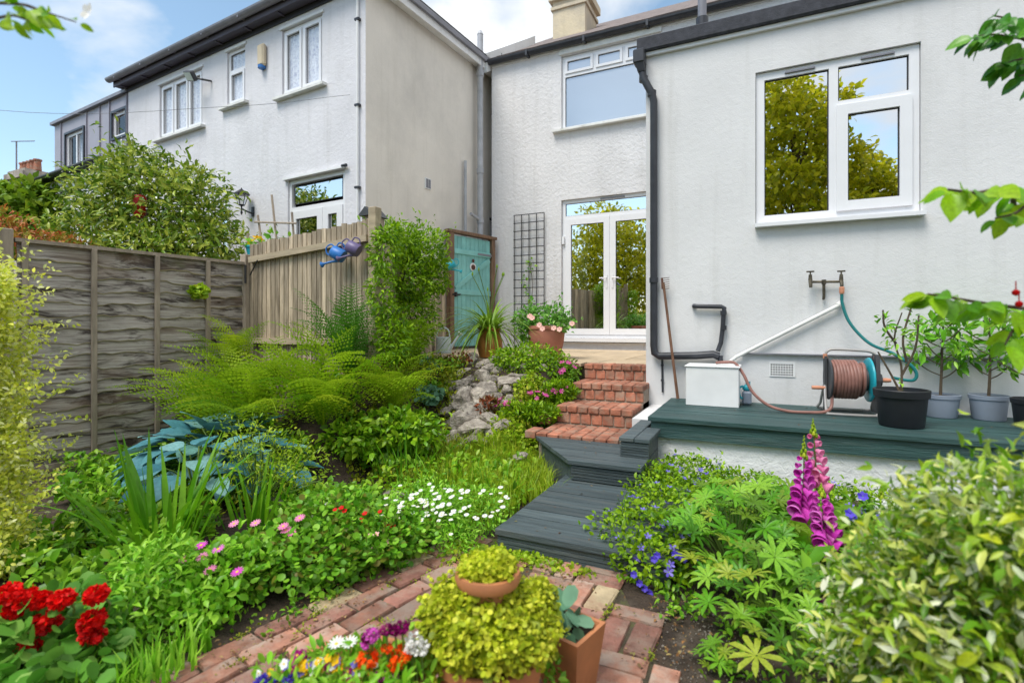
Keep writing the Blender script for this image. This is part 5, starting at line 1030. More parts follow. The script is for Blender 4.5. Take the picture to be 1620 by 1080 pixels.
for x, y_, s in ((-2.35,2.62,(.15,.1,.06)), (-2.55,2.47,(.14,.1,.06)), (-2.85,2.40,(.13,.09,.06)), (-2.28,2.9,(.1,.12,.06)), (-3.5,1.75,(.22,.12,.09)), (-3.15,1.72,(.16,.1,.07)), (-2.55,1.2,(.13,.08,.05))):
    o = bpy.data.objects.new('stone', random.choice(SM)); COL.objects.link(o); o.parent = pe; o.location = Vector((x, y_, hz(x, y_)+.02))-W[pe]; o.rotation_euler = (0, 0, random.uniform(0, 6)); o.scale = s

# --- cushions around the steps
def cushion(name, label, blobs, n, size, mat, tpl=LEAF, fl=None, fn=0, fsz=.02, **k):
    c = blobs[0][0]; t = thing(name, label, 'plant', (c[0], c[1], c[2]-blobs[0][1][2])); foliage('foliage', mat, blobs, n, size, tpl, t, **k)
    if fl:
        P, O = blob_pts([(b[0], tuple(q*1.05 for q in b[1])) for b in blobs], fn*3, .15, 6, .97); K = O[:,2] > .1; P = P[K][:fn]; O = O[K][:fn]
        fm = flower_mesh(fl, 6)
        for p, o_ in zip(P, O): piece('flower', fm, t, mat4(p, nrm(np.cross(o_, RNG.normal(size=3))), o_+np.array((0, 0, .4)), fsz*random.uniform(.8, 1.3)))
    return t
def flower_mesh(mat, n=8, w_=.3, cup=.15, cen=None, r0=.12):
    V = []; F = []
    for i in range(n):
        a = 2*math.pi*i/n; c, s = math.cos(a), math.sin(a); k = len(V)
        for r_, ww, z in ((r0, w_*.35, 0), (.65, w_, cup*.6), (1, w_*.5, cup)): V += [(c*r_-s*ww, s*r_+c*ww, z), (c*r_+s*ww, s*r_-c*ww, z)]
        F += [(k, k+1, k+3, k+2), (k+2, k+3, k+5, k+4)]
    nf = len(F); mats = [0]*nf
    if cen:
        k = len(V); V += [(.24*math.cos(2*math.pi*i/8), .24*math.sin(2*math.pi*i/8), .05) for i in range(8)]+[(0, 0, .13)]; F += [(k+i, k+(i+1) % 8, k+8) for i in range(8)]; mats += [1]*8
    me = bpy.data.meshes.new('flower'); me.from_pydata(V, [], F); me.update(); me.materials.append(M[mat])
    if cen: me.materials.append(M[cen]); me.polygons.foreach_set('material_index', mats)
    return me
cushion('cushion_shrub', 'domed bright green small leaved shrub in front of the large pot', [(at(838, 572, 5.75), (.36, .3, .19)), (at(868, 580, 5.7), (.26, .25, .16)), (at(805, 568, 5.9), (.22, .22, .13))], 3600, .038, 'l_climb', shell=.55, shoots=40, shoot_len=.08)
cushion('step_cushion', 'small dark green cushion with purple flowers at the top step', [(at(893, 588, 5.6), (.17, .16, .13))], 900, .03, 'l_green', LEAF_N, 'p_thrift', 14, .028)
cushion('thrift_cushion', 'grassy thrift cushion beside the middle brick step', [(at(886, 620, 5.15), (.16, .14, .11))], 1300, .055, 'l_climb', LEAF_TN, 'p_thrift', 10, .022, up=.1, hang=-.5)
cushion('thrift_cushion', 'wide grassy thrift cushion above the loose brick', [(at(850, 652, 4.85), (.22, .13, .09)), (at(815, 650, 4.9), (.13, .12, .08))], 1700, .05, 'l_climb', LEAF_TN, None, up=.1, hang=-.5)
cushion('pink_creeper', 'trailing pink flowers in front of the rockery stones', [(at(845, 628, 5.1), (.17, .14, .06)), (at(805, 638, 5.0), (.14, .12, .06)), (at(880, 568, 5.7), (.12, .1, .06))], 500, .03, 'l_lime', LEAF, 'p_thrift', 40, .028)
cushion('bronze_tuft', 'rusty brown tuft among the rockery stones', [(at(773, 645, 4.95), (.075, .07, .09))], 170, .07, 'l_bronze', LEAF_TN, up=.1, hang=-.7)

# --- patio pots
def pot(t, prof, c, mat, soil=True, n=32):
    o = MB().lathe(prof, c, n).build('pot', mat, t, True)
    if soil: r_ = prof[-1][0]; MB().lathe([(r_*1.02, prof[-1][1]), (0, prof[-1][1]+.01)], c, 20).build('compost', 'soil', t)
    return o
ag = thing('agapanthus_pot', 'round ochre terracotta pot with arching strap leaves on the patio', 'potted plant', (-3.12, 5.85, -.41)); c = (-3.12, 5.85, 0)
pot(ag, [(.09, -.41), (.13, -.40), (.165, -.27), (.165, -.20), (.135, -.09), (.125, -.06), (.145, -.05), (.145, -.025), (.125, -.02), (.115, -.06)], c, 'terracotta_glaze'); MB().lathe([(.022, 0), (.018, .02), (0, .022)], (-3.06, 5.675, -.17), 12, 'y').build('boss', 'terracotta_glaze', ag)
SB = [blade_mesh('strap_leaf', 'l_strap', .05, b) for b in (.5, .8, 1.1, 1.4)]
for i in range(190):
    a = random.uniform(0, 6.283); o = bpy.data.objects.new('strap_leaf', random.choice(SB)); COL.objects.link(o); o.parent = ag; s = random.uniform(.42, .72); r_ = random.uniform(0, .09)
    o.location = (r_*math.cos(a), r_*math.sin(a), .33); o.rotation_euler = (0, R(random.uniform(5, 75)), a); o.scale = (s, s*.9, s)
for k in range(6): a = random.uniform(0, 6.28); tp_ = (-3.12+.22*math.cos(a), 5.85+.22*math.sin(a), random.uniform(.45, .75)); sk = MB().tube(smooth_path([(-3.12, 5.85, -.1), (-3.12+.06*math.cos(a), 5.85+.06*math.sin(a), .3), tp_], 4), .005, 5).build('flower_stalk', 'stem', ag); MB().lathe([(0, tp_[2]-.01), (.012, tp_[2]+.01), (.010, tp_[2]+.03), (0, tp_[2]+.055)], (tp_[0], tp_[1], 0), 8).build('bud', 'l_lime', sk)
bpn = thing('large_terracotta_pot', 'large limed terracotta pot of pink pelargonium in front of the glass doors', 'potted plant', (-2.42, 6.05, -.41)); c = (-2.42, 6.05, 0)
pot(bpn, [(.14, -.41), (.17, -.40), (.215, -.22), (.23, -.10), (.225, -.05), (.24, -.04), (.24, -.005), (.215, 0), (.20, -.05)], c, 'terracotta_old')
PB = [((-2.42, 6.05, .12), (.28, .25, .15)), ((-2.68, 6.0, .08), (.17, .17, .16)), ((-2.22, 6.0, .04), (.16, .17, .11)), ((-2.65, 5.95, -.12), (.10, .10, .12))]
foliage('foliage', 'l_geran', PB, 1700, .045, LEAF, bpn, shell=.35, shoots=36, shoot_len=.2)
fm = flower_mesh('p_peach', 6, .42, .2)
for p in [at(853, 514, 6.0), at(858, 520, 5.95), at(876, 519, 5.95), at(885, 521, 5.9), at(838, 500, 6.1), at(842, 503, 6.05), at(905, 512, 6.1)]: piece('flower', fm, bpn, mat4(p, (1, .2, .1), (.3, -1, .5), .033))

# --- front left bed
ge = thing('red_geranium', 'scarlet geranium with seven flower heads in the bottom left corner', 'flower', at(85, 1070, 1.72)); GB = [(at(60, 1010, 1.75), (.20, .20, .13)), (at(130, 1030, 1.8), (.14, .14, .10)), (at(-10, 1030, 1.75), (.2, .2, .15)), (at(60, 1080, 1.65), (.25, .2, .1))]
foliage('foliage', 'l_geran', GB, 1100, .052, LEAF_R, ge, shell=.55, up=.55)
for px, py, r_ in ((40, 945, .040), (98, 947, .036), (62, 948, .03), (152, 940, .034), (72, 983, .042), (48, 1022, .040), (146, 980, .040), (146, 1003, .036), (12, 938, .036), (20, 966, .025)):
    c = at(px, py, 1.70); P, O = blob_pts([(c, (r_*.85, r_*.85, r_*.6))], 200, .12, 7, .7); V, F = scatter(LEAF_R, P, orient(O, .2, .8, .1), .011+.007*RNG.random(len(P))); npmesh('flower_head', V, F, 'p_red', ge); MB().tube(smooth_path([tuple(c+np.array((-.005, .02, -.01))), tuple(c+np.array((-.01, .035, -.08))), tuple(at(70, 1060, 1.80))], 3), .004, 5).build('flower_stalk', 'stem', ge)
def leafy(name, label, cat, blobs, n, size, mat, tpl=LEAF, **k):
    c = blobs[0][0]; t = thing(name, label, cat, (c[0], c[1], c[2]-blobs[0][1][2])); foliage('foliage', mat, blobs, n, size, tpl, t, **k); return t
leafy('pale_leafy_plant', 'pale green upright leafy plant right of the red geranium', 'plant', [(at(230, 925, 2.05), (.17, .17, .19)), (at(265, 900, 2.2), (.13, .13, .14)), (at(205, 965, 1.95), (.14, .13, .12))], 1500, .042, 'l_fresh', LEAF_N, shell=.3, shoots=26, shoot_len=.12, up=.35)
om = flower_mesh('p_pink', 12, .16, .05, 'p_cent'); omg = flower_mesh('p_mag', 12, .16, .05, 'p_cent')
os_ = leafy('osteospermum', 'pink and magenta daisies on fleshy leaves by the path edge', 'flower', [(at(345, 910, 2.2), (.16, .16, .11)), (at(330, 950, 2.05), (.12, .12, .09)), (at(390, 890, 2.3), (.14, .14, .1))], 1100, .042, 'l_fresh', LEAF, shell=.4, shoots=14, shoot_len=.08, up=.4)
for px, py, mm, d in ((318,862,omg,2.2), (345,868,omg,2.2), (293,883,om,2.15), (332,901,om,2.1), (375,904,omg,2.1), (370,828,om,2.5), (404,827,om,2.5), (452,838,om,2.45), (462,842,om,2.45), (448,832,om,2.45), (474,819,om,2.5), (320,880,om,2.15)): piece('flower', mm, os_, mat4(at(px, py, d), (1, .1, 0), (.2, -.4, 1), .026))
ck = leafy('clover_patch', 'dense patch of four leaved clover with small dark marks along the path', 'plant', [((-1.95, 1.88, G+.10), (.36, .36, .13)), ((-1.75, 2.12, G+.09), (.26, .28, .12)), ((-2.12, 1.62, G+.08), (.22, .25, .11)), ((-2.1, 2.1, G+.12), (.25, .25, .14))], 7000, .027, 'l_clover', LEAF_R, shell=.5, up=.75, rand=.5, zmin=G-.02)
rd = flower_mesh('p_red', 5, .45, .2); pw2 = flower_mesh('p_peach', 5, .4, .15, 'p_cent')
for px, py, mm, s in ((571,824,rd,.020), (620,834,rd,.020), (612,832,rd,.015), (540,803,rd,.014), (545,808,rd,.014), (577,812,rd,.014), (530,806,rd,.012), (601,809,rd,.012), (584,869,pw2,.018), (601,866,pw2,.018), (611,857,pw2,.018), (595,845,pw2,.016), (581,847,pw2,.014), (494,852,om,.012)): piece('flower', mm, ck, mat4(at(px, py, 2.62 if py < 845 else 2.5), (1, .1, 0), (.2, -.6, 1), s))
dm = leafy('daisy_mound', 'mound of white daisies left of the low deck', 'flower', [((-1.68, 2.45, G+.10), (.24, .26, .15)), ((-1.50, 2.62, G+.10), (.22, .24, .14)), ((-1.85, 2.55, G+.10), (.22, .24, .15)), ((-1.45, 2.35, G+.05), (.12, .14, .09))], 4600, .028, 'l_fresh', LEAF_N, shell=.4, shoots=30, shoot_len=.06, zmin=G-.02)
dz = flower_mesh('p_white', 14, .15, .02, 'p_cent'); rr2 = random.Random(3)
for i in range(92):
    t = rr2.random(); px = 697+rr2.gauss(0, 50); py = 791+rr2.gauss(0, 16)+(28*rr2.random() if rr2.random() < .3 else 0)+.04*abs(px-690); piece('daisy', dz, dm, mat4(at(px, py, 2.92-(py-765)*.0035), (1, rr2.uniform(-.3, .3), 0), (rr2.uniform(-.4, .4), -.25+rr2.uniform(-.3, .2), 1), .0138*rr2.uniform(.8, 1.2)))
# --- bed right of the deck
ca = thing('campanula_mound', 'mound of small leaved campanula dotted with violet flowers spilling over the low deck', 'flower', (-.5, 2.9, G)); KB = [((-.55, 2.72, G+.09), (.25, .30, .14)), ((-.50, 3.1, G+.10), (.24, .28, .15)), ((-.58, 3.5, G+.11), (.24, .25, .15)), ((-.45, 3.8, G+.12), (.28, .22, .15)), ((-.45, 2.5, G+.06), (.22, .18, .11)), ((-.1, 3.7, G+.10), (.3, .25, .13)), ((.5, 3.6, G+.10), (.4, .25, .12))]
foliage('foliage', 'l_climb', KB, 9000, .030, LEAF, ca, shell=.5, shoots=50, shoot_len=.12, zmin=G-.02); vm = flower_mesh('p_purple', 5, .3, .35)
P, O = blob_pts([(b[0], tuple(q*1.04 for q in b[1])) for b in KB], 220, .2, 6, .97); K = (O[:,2] > -.1) & (O[:,1] < .4); P = P[K][:75]; O = O[K][:75]
for p, o_ in zip(P, O): piece('flower', vm, ca, mat4(p, nrm(np.cross(o_, RNG.normal(size=3))), o_, .019*random.uniform(.8, 1.3)))
bl_ = flower_mesh('p_blue', 6, .4, .3)
vb = thing('violet_bellflower', 'deeper violet bellflowers at the corner of the path', 'flower', at(1030, 935, 2.3)); 
for px, py in ((1012,922), (1020,930), (1028,937), (1035,884), (1040,878), (1075,880), (1082,884), (1068,876), (1003,908)): piece('flower', bl_, vb, mat4(at(px, py, 2.3), (1, 0, .2), (.1, -1, .3), .016)); 
stems(vb, tuple(at(1060, 905, 2.45)), [at(1012, 922, 2.3), at(1035, 884, 2.3), at(1075, 880, 2.3)], .002)
# lupins: palmate leaves, each a part
def palm(seed):
    r_ = random.Random(seed); V = []; F = []
    for i in range(9):
        a = R(-150+300*i/8); L = r_.uniform(.82, 1.0)*(1 if abs(a) < 2 else .75); c, s = math.sin(a), math.cos(a); k = len(V)
        for t, w_, z in ((.04, .015, 0), (.4, .095, .10), (.75, .10, .13), (1, .0, .04)):
            V += [(c*t*L-s*w_, s*t*L+c*w_, z+.025), (c*t*L, s*t*L, z), (c*t*L+s*w_, s*t*L-c*w_, z+.025)]
        for j in range(3): q = k+3*j; F += [(q, q+1, q+4, q+3), (q+1, q+2, q+5, q+4)]
    me = bpy.data.meshes.new('palmate_leaf'); me.from_pydata(V, [], F); me.update(); me.polygons.foreach_set('use_smooth', [True]*len(F)); me.materials.append(M['l_lupin']); return me
PM_ = [palm(k) for k in range(3)]
def lupin(label, x, y, n, R_, H, L=.12):
    z = hz(x, y); t = thing('lupin', label, 'lupin', (x, y, z), group='lupins in the right bed'); st_ = MB()
    for i in range(n):
        f = (i+.5)/n; a = i*2.39996; rad = R_*math.sqrt(f); p = (x+rad*math.cos(a), y+rad*math.sin(a), z+H*(1-.55*f)*random.uniform(.75, 1.1)); s = L*random.uniform(.7, 1.15)
        piece('palmate_leaf', random.choice(PM_), t, mat4(p, (math.cos(a), math.sin(a), random.uniform(-.5, .3)), (random.uniform(-.7, .7)+.3*math.cos(a), random.uniform(-.7, .7)+.3*math.sin(a)-.25, 1), s*random.uniform(.8, 1.15))); st_.tube(smooth_path([(x+.02*math.cos(a), y+.02*math.sin(a), z), (x+rad*.5*math.cos(a), y+rad*.5*math.sin(a), z+(p[2]-z)*.7), p], 3), .0035, 4, False)
    st_.build('stalks', 'stem', t); return t
lupin('broad lupin in the middle of the right bed beside the campanula', -.12, 2.72, 64, .36, .36, .092)
lupin('lupin behind, against the white plinth', -.02, 3.25, 50, .40, .31, .092)
lupin('lupin at the front of the right bed, nearest the bare soil', .02, 2.28, 36, .26, .26, .088)
lupin('lupin right of the foxglove stems', .55, 2.75, 36, .34, .28, .088)
lupin('low lupin leaves spreading over the soil edge, in front of the foxgloves', .12, 2.02, 24, .22, .20, .08)
lupin('small young lupin rosette on the bare soil', -.13, 1.93, 8, .07, .07, .06)
carpet('soil_seedlings', 'small weeds and seedlings along the edges of the bare soil', 'weeds', 'l_green', np.concatenate([ell(-.02, 2.25, .22, .3, 260), ell(-.32, 2.3, .08, .2, 120), ell(.05, 1.75, .2, .2, 160), ell(-2.0, 1.35, .14, .3, 240), ell(-1.72, 1.75, .07, .4, 200)]), .03, LEAF, .05)
pr = thing('primrose', 'big crinkled leaved rosette at the bottom of the right bed', 'plant', at(1230, 1060, 1.95)); 
for i in range(16): a = i*2.4; piece('leaf', HL[i % 4], pr, mat4(np.array(at(1235, 1058, 1.95))+np.array((.03*math.cos(a), .03*math.sin(a), .01)), (math.cos(a), math.sin(a), random.uniform(.1, .8)), (0, 0, 1), .15)).active_material
plm = [m_.copy() for m_ in HL]
for m_ in plm: m_.materials.clear(); m_.materials.append(M['l_lupin'])
for o in pr.children: o.data = plm[random.randrange(4)]
# foxgloves
def bell():
    V = []; F = []; n = 10
    for r_, z in ((.10, 0), (.26, .18), (.34, .55), (.40, .80), (.52, .98), (.46, 1.02)):
        for k in range(n): t = 2*math.pi*k/n; V.append((r_*math.cos(t), z, r_*math.sin(t)*(1.12 if math.sin(t) < 0 else .95)))
    for i in range(5):
        for k in range(n): F.append((i*n+k, i*n+(k+1) % n, (i+1)*n+(k+1) % n, (i+1)*n+k))
    return V, F
def bellm(mat): 
    V, F = bell(); me = bpy.data.meshes.new('bell'); me.from_pydata(V, [], F); me.update(); me.polygons.foreach_set('use_smooth', [True]*len(F)); me.materials.append(M[mat]); return me
BMg, BPk, BWh = bellm('p_mag'), bellm('p_pink'), bellm('p_white')
def spire(name, label, cat, px, y0, y1, ytop, d, n, mesh, s, base_py=900, wob_=.0):
    base = at(px, base_py, d); base[2] = hz(base[0], base[1]); t = thing(name, label, cat, base, group='flower spires'); top = at(px+wob_, ytop, d)
    MB().tube(smooth_path([tuple(base), tuple((base+top)/2+np.array((.008, .005, 0))), tuple(top)], 6), [.007-.0004*i for i in range(13)], 6).build('stem', 'stem', t)
    for i in range(n):
        f = i/(n-1); py = y1+(y0-y1)*f; a = i*2.05+random.uniform(-.3, .3); sz = s*(1-.62*f**1.6); p = at(px+wob_*f, py, d); dr = (math.cos(a)*.9+.25, math.sin(a)*.9-.55, -.6+1.0*f*f+random.uniform(-.3, .25)); sz *= random.uniform(.8, 1.1)
        piece('bell', mesh, t, mat4(p+np.array((math.cos(a)*.008, math.sin(a)*.008, 0)), dr, (0, 0, 1), sz))
    bd = MB()
    for i in range(16): f = i/15; py = y0+(ytop-y0)*f; a = i*2.4; p = at(px+wob_*(.9+.1*f), py, d); r_ = .013*(1-.7*f); bd.lathe([(0, -r_), (r_*.7, 0), (r_*.5, r_), (0, r_*1.6)], tuple(p+np.array((math.cos(a)*.013*(1-f), math.sin(a)*.013*(1-f), 0))), 6)
    bd.build('buds', 'l_lime', t); foliage('leaves', 'l_green', [((base[0], base[1], base[2]+.1), (.15, .15, .12))], 40, .13, LEAF, t, up=.5); return t
spire('foxglove', 'magenta foxglove spire, left of the pair', 'foxglove', 1264, 725, 812, 690, 2.55, 27, BMg, .070, 930, 8)
spire('foxglove', 'taller foxglove spire with pink upper bells, right of the pair', 'foxglove', 1292, 690, 760, 663, 2.6, 18, BPk, .060, 930, -6)
spire('foxglove', 'low full magenta foxglove spire in front of the tall pair', 'foxglove', 1303, 785, 858, 765, 2.42, 27, BMg, .072, 940, -4)
spire('snapdragon', 'white snapdragon spire right of the foxgloves', 'snapdragon', 1394, 790, 850, 765, 2.8, 34, BWh, .046, 930)
spire('foxglove', 'small magenta foxglove bells low beside the variegated shrub', 'foxglove', 1293, 915, 945, 905, 2.1, 7, BMg, .045, 1000, 10)
bb = leafy('cornflower_plant', 'leafy plant with deep blue flowers under the foxgloves', 'flower', [(at(1290, 880, 2.6), (.20, .18, .16)), (at(1240, 890, 2.6), (.16, .16, .14)), (at(1360, 850, 2.7), (.2, .2, .16))], 700, .07, 'l_green', LEAF_N, shell=.3, shoots=14, shoot_len=.15)
for px, py in ((1262,891), (1258,893), (1285,862), (1320,875), (1345,812), (1350,818), (1365,785), (1215,845), (1276,860), (1390,822)): piece('flower', bl_, bb, mat4(at(px, py, 2.55), (1, 0, .1), (0, -.8, .6), .024))
wf2 = thing('white_phlox', 'small white flower cluster behind the variegated shrub', 'flower', at(1390, 885, 2.3)); foliage('flowers', 'p_white', [(at(1385, 865, 2.3), (.06, .06, .035)), (at(1400, 872, 2.3), (.05, .05, .03))], 130, .02, LEAF_R, wf2); foliage('foliage', 'l_green', [(at(1390, 890, 2.3), (.1, .1, .08))], 120, .045, LEAF_N, wf2)
# --- foreground pots
sp_ = thing('strawberry_pot', 'stacked terracotta pot smothered in golden green creeper in the foreground', 'potted plant', (-.706, 1.325, G)); c = (-.706, 1.325, 0)
MB().lathe([(.10, G), (.12, G+.01), (.155, G+.22), (.165, G+.225), (.165, G+.25), (.15, G+.25), (.145, G+.2)], c, 28).build('lower_pot', 'terracotta', sp_, True)
cu = at(772, 903, 1.46); MB().lathe([(.045, cu[2]-.12), (.055, cu[2]-.10), (.072, cu[2]-.03), (.088, cu[2]-.028), (.094, cu[2]-.012), (.09, cu[2]+.004), (.078, cu[2]+.004), (.072, cu[2]-.02)], (cu[0], cu[1], 0), 32).build('upper_pot', 'terracotta', sp_, True)
for a in (): MB().lathe([(.018, -.02), (.022, .0), (.024, .02), (.020, .02)], (cu[0]+.19*math.cos(a), cu[1]+.12*math.sin(a), cu[2]-.06), 14).build('side_cup', 'terracotta', sp_, True)
MZ = [(at(775, 985, 1.46), (.155, .155, .095)), (at(838, 990, 1.48), (.075, .09, .10)), (at(712, 985, 1.46), (.08, .09, .10)), (at(770, 945, 1.48), (.115, .115, .07)), (at(850, 950, 1.54), (.05, .06, .06)), (at(800, 1010, 1.38), (.10, .06, .06)), (at(735, 1010, 1.40), (.07, .06, .06)), (at(690, 1020, 1.47), (.05, .06, .05))]
foliage('creeper', 'l_moss', MZ, 17000, .0122, LEAF_R, sp_, shell=.75, up=.45, rand=.7, rough=.32, freq=8, shoots=130, shoot_len=.055); foliage('top_creeper', 'l_moss', [((cu[0], cu[1], cu[2]+.008), (.074, .074, .034))], 2400, .011, LEAF_R, sp_, shell=.6, shoots=12, shoot_len=.04); foliage('inner_creeper', 'l_olive', [(b[0], tuple(q*.9 for q in b[1])) for b in MZ], 3000, .022, LEAF_R, sp_, shell=.6)
foliage('lower_leaves', 'l_green', [(at(855, 1075, 1.55), (.07, .07, .07)), (at(675, 1060, 1.45), (.09, .09, .08))], 500, .026, LEAF, sp_)
sq = thing('square_terracotta_pot', 'square terracotta pot with a grey green seedling behind the golden creeper', 'potted plant', (-.56, 1.60, G), R(-14)); s0, s1, h = .062, .086, .20
qv = []; 
for (r_, z) in ((s0, 0), (s1, h), (s1-.014, h), (s1-.020, h-.03)): qv += [(-r_, -r_, z), (r_, -r_, z), (r_, r_, z), (-r_, r_, z)]
qf = [(3, 2, 1, 0)]+[(4*i+k, 4*i+(k+1) % 4, 4*i+4+(k+1) % 4, 4*i+4+k) for i in range(3) for k in range(4)]+[(12, 13, 14, 15)]; MB().add(qv, qf).build('pot', 'terracotta', sq); MB().add([(-.066, -.066, h-.028), (.066, -.066, h-.028), (.066, .066, h-.028), (-.066, .066, h-.028)], [(0, 1, 2, 3)]).build('compost', 'soil', sq)
foliage('seedling', 'l_grey', [((-.02, -.01, h+.01), (.045, .04, .05))], 34, .055, LEAF_R, sq, up=.3)
bd = thing('bedding_bowl', 'bowl of mixed violas, marigolds and white daisies at the bottom edge', 'planter', (-.98, 1.05, G)); MB().lathe([(.12, G), (.20, G+.20), (.215, G+.2), (.215, G+.23), (.19, G+.23), (.18, G+.18)], (-.985, 1.04, 0), 28).build('pot', 'terracotta', bd, True)
foliage('foliage', 'l_fresh', [(at(560, 1085, 1.36), (.20, .16, .085)), (at(470, 1090, 1.38), (.10, .1, .06)), (at(640, 1075, 1.38), (.09, .09, .07))], 1300, .036, LEAF_N, bd, shell=.3, shoots=30, shoot_len=.07, up=.25, hang=-.3)
def pom(mat, px, py, r_, d=1.36): cc = at(px, py, d); P, O = blob_pts([(cc, (r_, r_, r_*.6))], 110, .06, 7, .7); V, F = scatter(LEAF_R, P, orient(O, .4, .6, .1), r_*.45*(.8+.4*RNG.random(len(P)))); npmesh('flower_head', V, F, mat, bd); MB().tube([tuple(cc), tuple(cc+np.array((.005, .01, -.14)))], .003, 5).build('flower_stalk', 'stem', bd)
for a in (('p_orange',583,1040,.024), ('p_orange',634,1036,.024), ('p_orange',626,1050,.017), ('p_orange',612,1025,.013), ('p_dark',611,995,.015), ('p_dark',636,991,.018), ('p_dark',625,996,.014), ('p_mag',588,1003,.019), ('p_mag',598,1070,.018), ('p_mag',579,1018,.012), ('p_mag',622,1068,.012), ('p_dark',580,1008,.013), ('p_white',655,1012,.019), ('p_white',666,1024,.02), ('p_white',650,1025,.014), ('p_blue',425,1075,.019), ('p_blue',412,1078,.014), ('p_blue',456,1074,.013)): pom(*a)
vi = [flower_mesh(m_, 5, .45, .1, 'p_cent') for m_ in ('p_yellow', 'p_yellow', 'p_dark', 'p_purple', 'p_white')]
for i in range(46): px = random.gauss(520, 40); piece('viola', random.choice(vi), bd, mat4(at(px, 1062-22*random.random()+abs(px-520)*.12, 1.36), (1, .1, 0), (.2, -.8, .6), .0125*random.uniform(.7, 1.2)))
for px, py in ((478,1035), (480,1042), (470,1036), (492,1046), (472,1048), (488,1062), (495,1068)): piece('viola', random.choice(vi[:3]), bd, mat4(at(px, py, 1.38), (1, .1, 0), (.2, -.8, .6), .014))
dz2 = flower_mesh('p_white', 12, .14, .25, 'p_cent')
for px, py in ((532,1018), (553,1017)): cc = at(px, py, 1.38); piece('daisy', dz2, bd, mat4(cc, (1, .1, 0), (.1, -.25, 1), .022)); MB().tube([tuple(cc), tuple(cc+np.array((0, .01, -.12)))], .002, 4).build('flower_stalk', 'stem', bd)

# --- platform pots
def shrub_pot(name, label, x, y, r_, h, mat, H, nclus, lsize, bare=False):
    t = thing(name, label, 'potted plant', (x, y, -.708), group='potted shrubs on the platform'); z = -.708
    o = MB().lathe([(r_*.80, z), (r_*.83, z+.008), (r_*.95, z+h*.82), (r_*1.0, z+h*.83), (r_*1.02, z+h*.99), (r_*1.0, z+h), (r_*.95, z+h), (r_*.92, z+h*.9)], (x, y, 0), 28).build('pot', mat, t, True); MB().lathe([(r_*.93, z+h*.9), (0, z+h*.92)], (x, y, 0), 20).build('compost', 'soil', t)
    st_ = MB(); top = Vector((x+random.uniform(-.03, .03), y, z+h+H)); st_.tube(smooth_path([(x, y, z+h*.9), (x+.01, y, z+h+H*.5), tuple(top)], 4), [.011-.0008*i for i in range(9)], 6); bl2 = []
    for i in range(nclus):
        f = .35+.65*(i+.5)/nclus; a = i*2.4+.4; rad = (.20-.08*f)*random.uniform(.7, 1.2); s = Vector((x, y, z+h+H*(f-.18))); e = Vector((x+rad*math.cos(a), y+rad*math.sin(a)*.7, z+h+H*f)); st_.tube(smooth_path([s, (s+e)/2+Vector((0, 0, -.015)), e], 3), .0045, 5); bl2.append((np.array(e), (.05, .05, .035)))
    st_.build('stem', 'bark', t)
    if not bare: foliage('leaves', 'l_laurel', bl2+[(np.array(top), (.06, .06, .05))], nclus*15, lsize, LEAF_N, t, shell=.2, up=.5, hang=.15, rand=.6)
    return t
shrub_pot('grey_potted_shrub', 'young laurel in a blue grey pot, nearer the hose reel', 1.27, 5.10, .125, .175, 'pot_grey', .60, 14, .085)
shrub_pot('grey_potted_shrub', 'young laurel in a blue grey pot between the other laurel and the right edge', 1.56, 5.10, .12, .185, 'pot_grey', .58, 12, .085)
shrub_pot('black_potted_shrub', 'leafy laurel in a black pot at the right edge of the platform', 1.72, 4.82, .125, .20, 'pot_black', .60, 14, .09)
bk2 = thing('black_potted_twig', 'large black plastic pot with a nearly bare twiggy stem at the platform front', 'potted plant', (.90, 4.50, -.708)); z = -.708
MB().lathe([(.128, z), (.133, z+.008), (.152, z+.205), (.164, z+.208), (.168, z+.255), (.164, z+.26), (.155, z+.26), (.148, z+.23)], (.90, 4.50, 0), 32).build('pot', 'pot_black', bk2, True); MB().lathe([(.15, z+.23), (0, z+.235)], (.90, 4.5, 0), 20).build('compost', 'litter', bk2)
tw = MB()
for pts in (((.90,4.5,z+.22),(.90,4.5,z+.42),(.86,4.5,z+.62),(.90,4.48,z+.80)), ((.90,4.5,z+.35),(.98,4.5,z+.55),(1.0,4.5,z+.78)), ((.90,4.5,z+.22),(.84,4.5,z+.36),(.76,4.48,z+.52)), ((.87,4.5,z+.58),(.80,4.48,z+.70),(.79,4.48,z+.82)), ((.93,4.5,z+.45),(.91,4.5,z+.62),(.96,4.5,z+.85))): tw.tube(smooth_path(pts, 4), [.009-.0004*i for i in range((len(pts)-1)*4+1)], 5)
tw.build('stem', 'bark', bk2); foliage('leaves', 'l_laurel', [((.90, 4.5, z+.28), (.02, .02, .05)), ((.88, 4.49, z+.60), (.07, .05, .12)), ((.98, 4.49, z+.72), (.06, .05, .1)), ((.80, 4.48, z+.72), (.05, .04, .08))], 95, .05, LEAF_N, bk2)

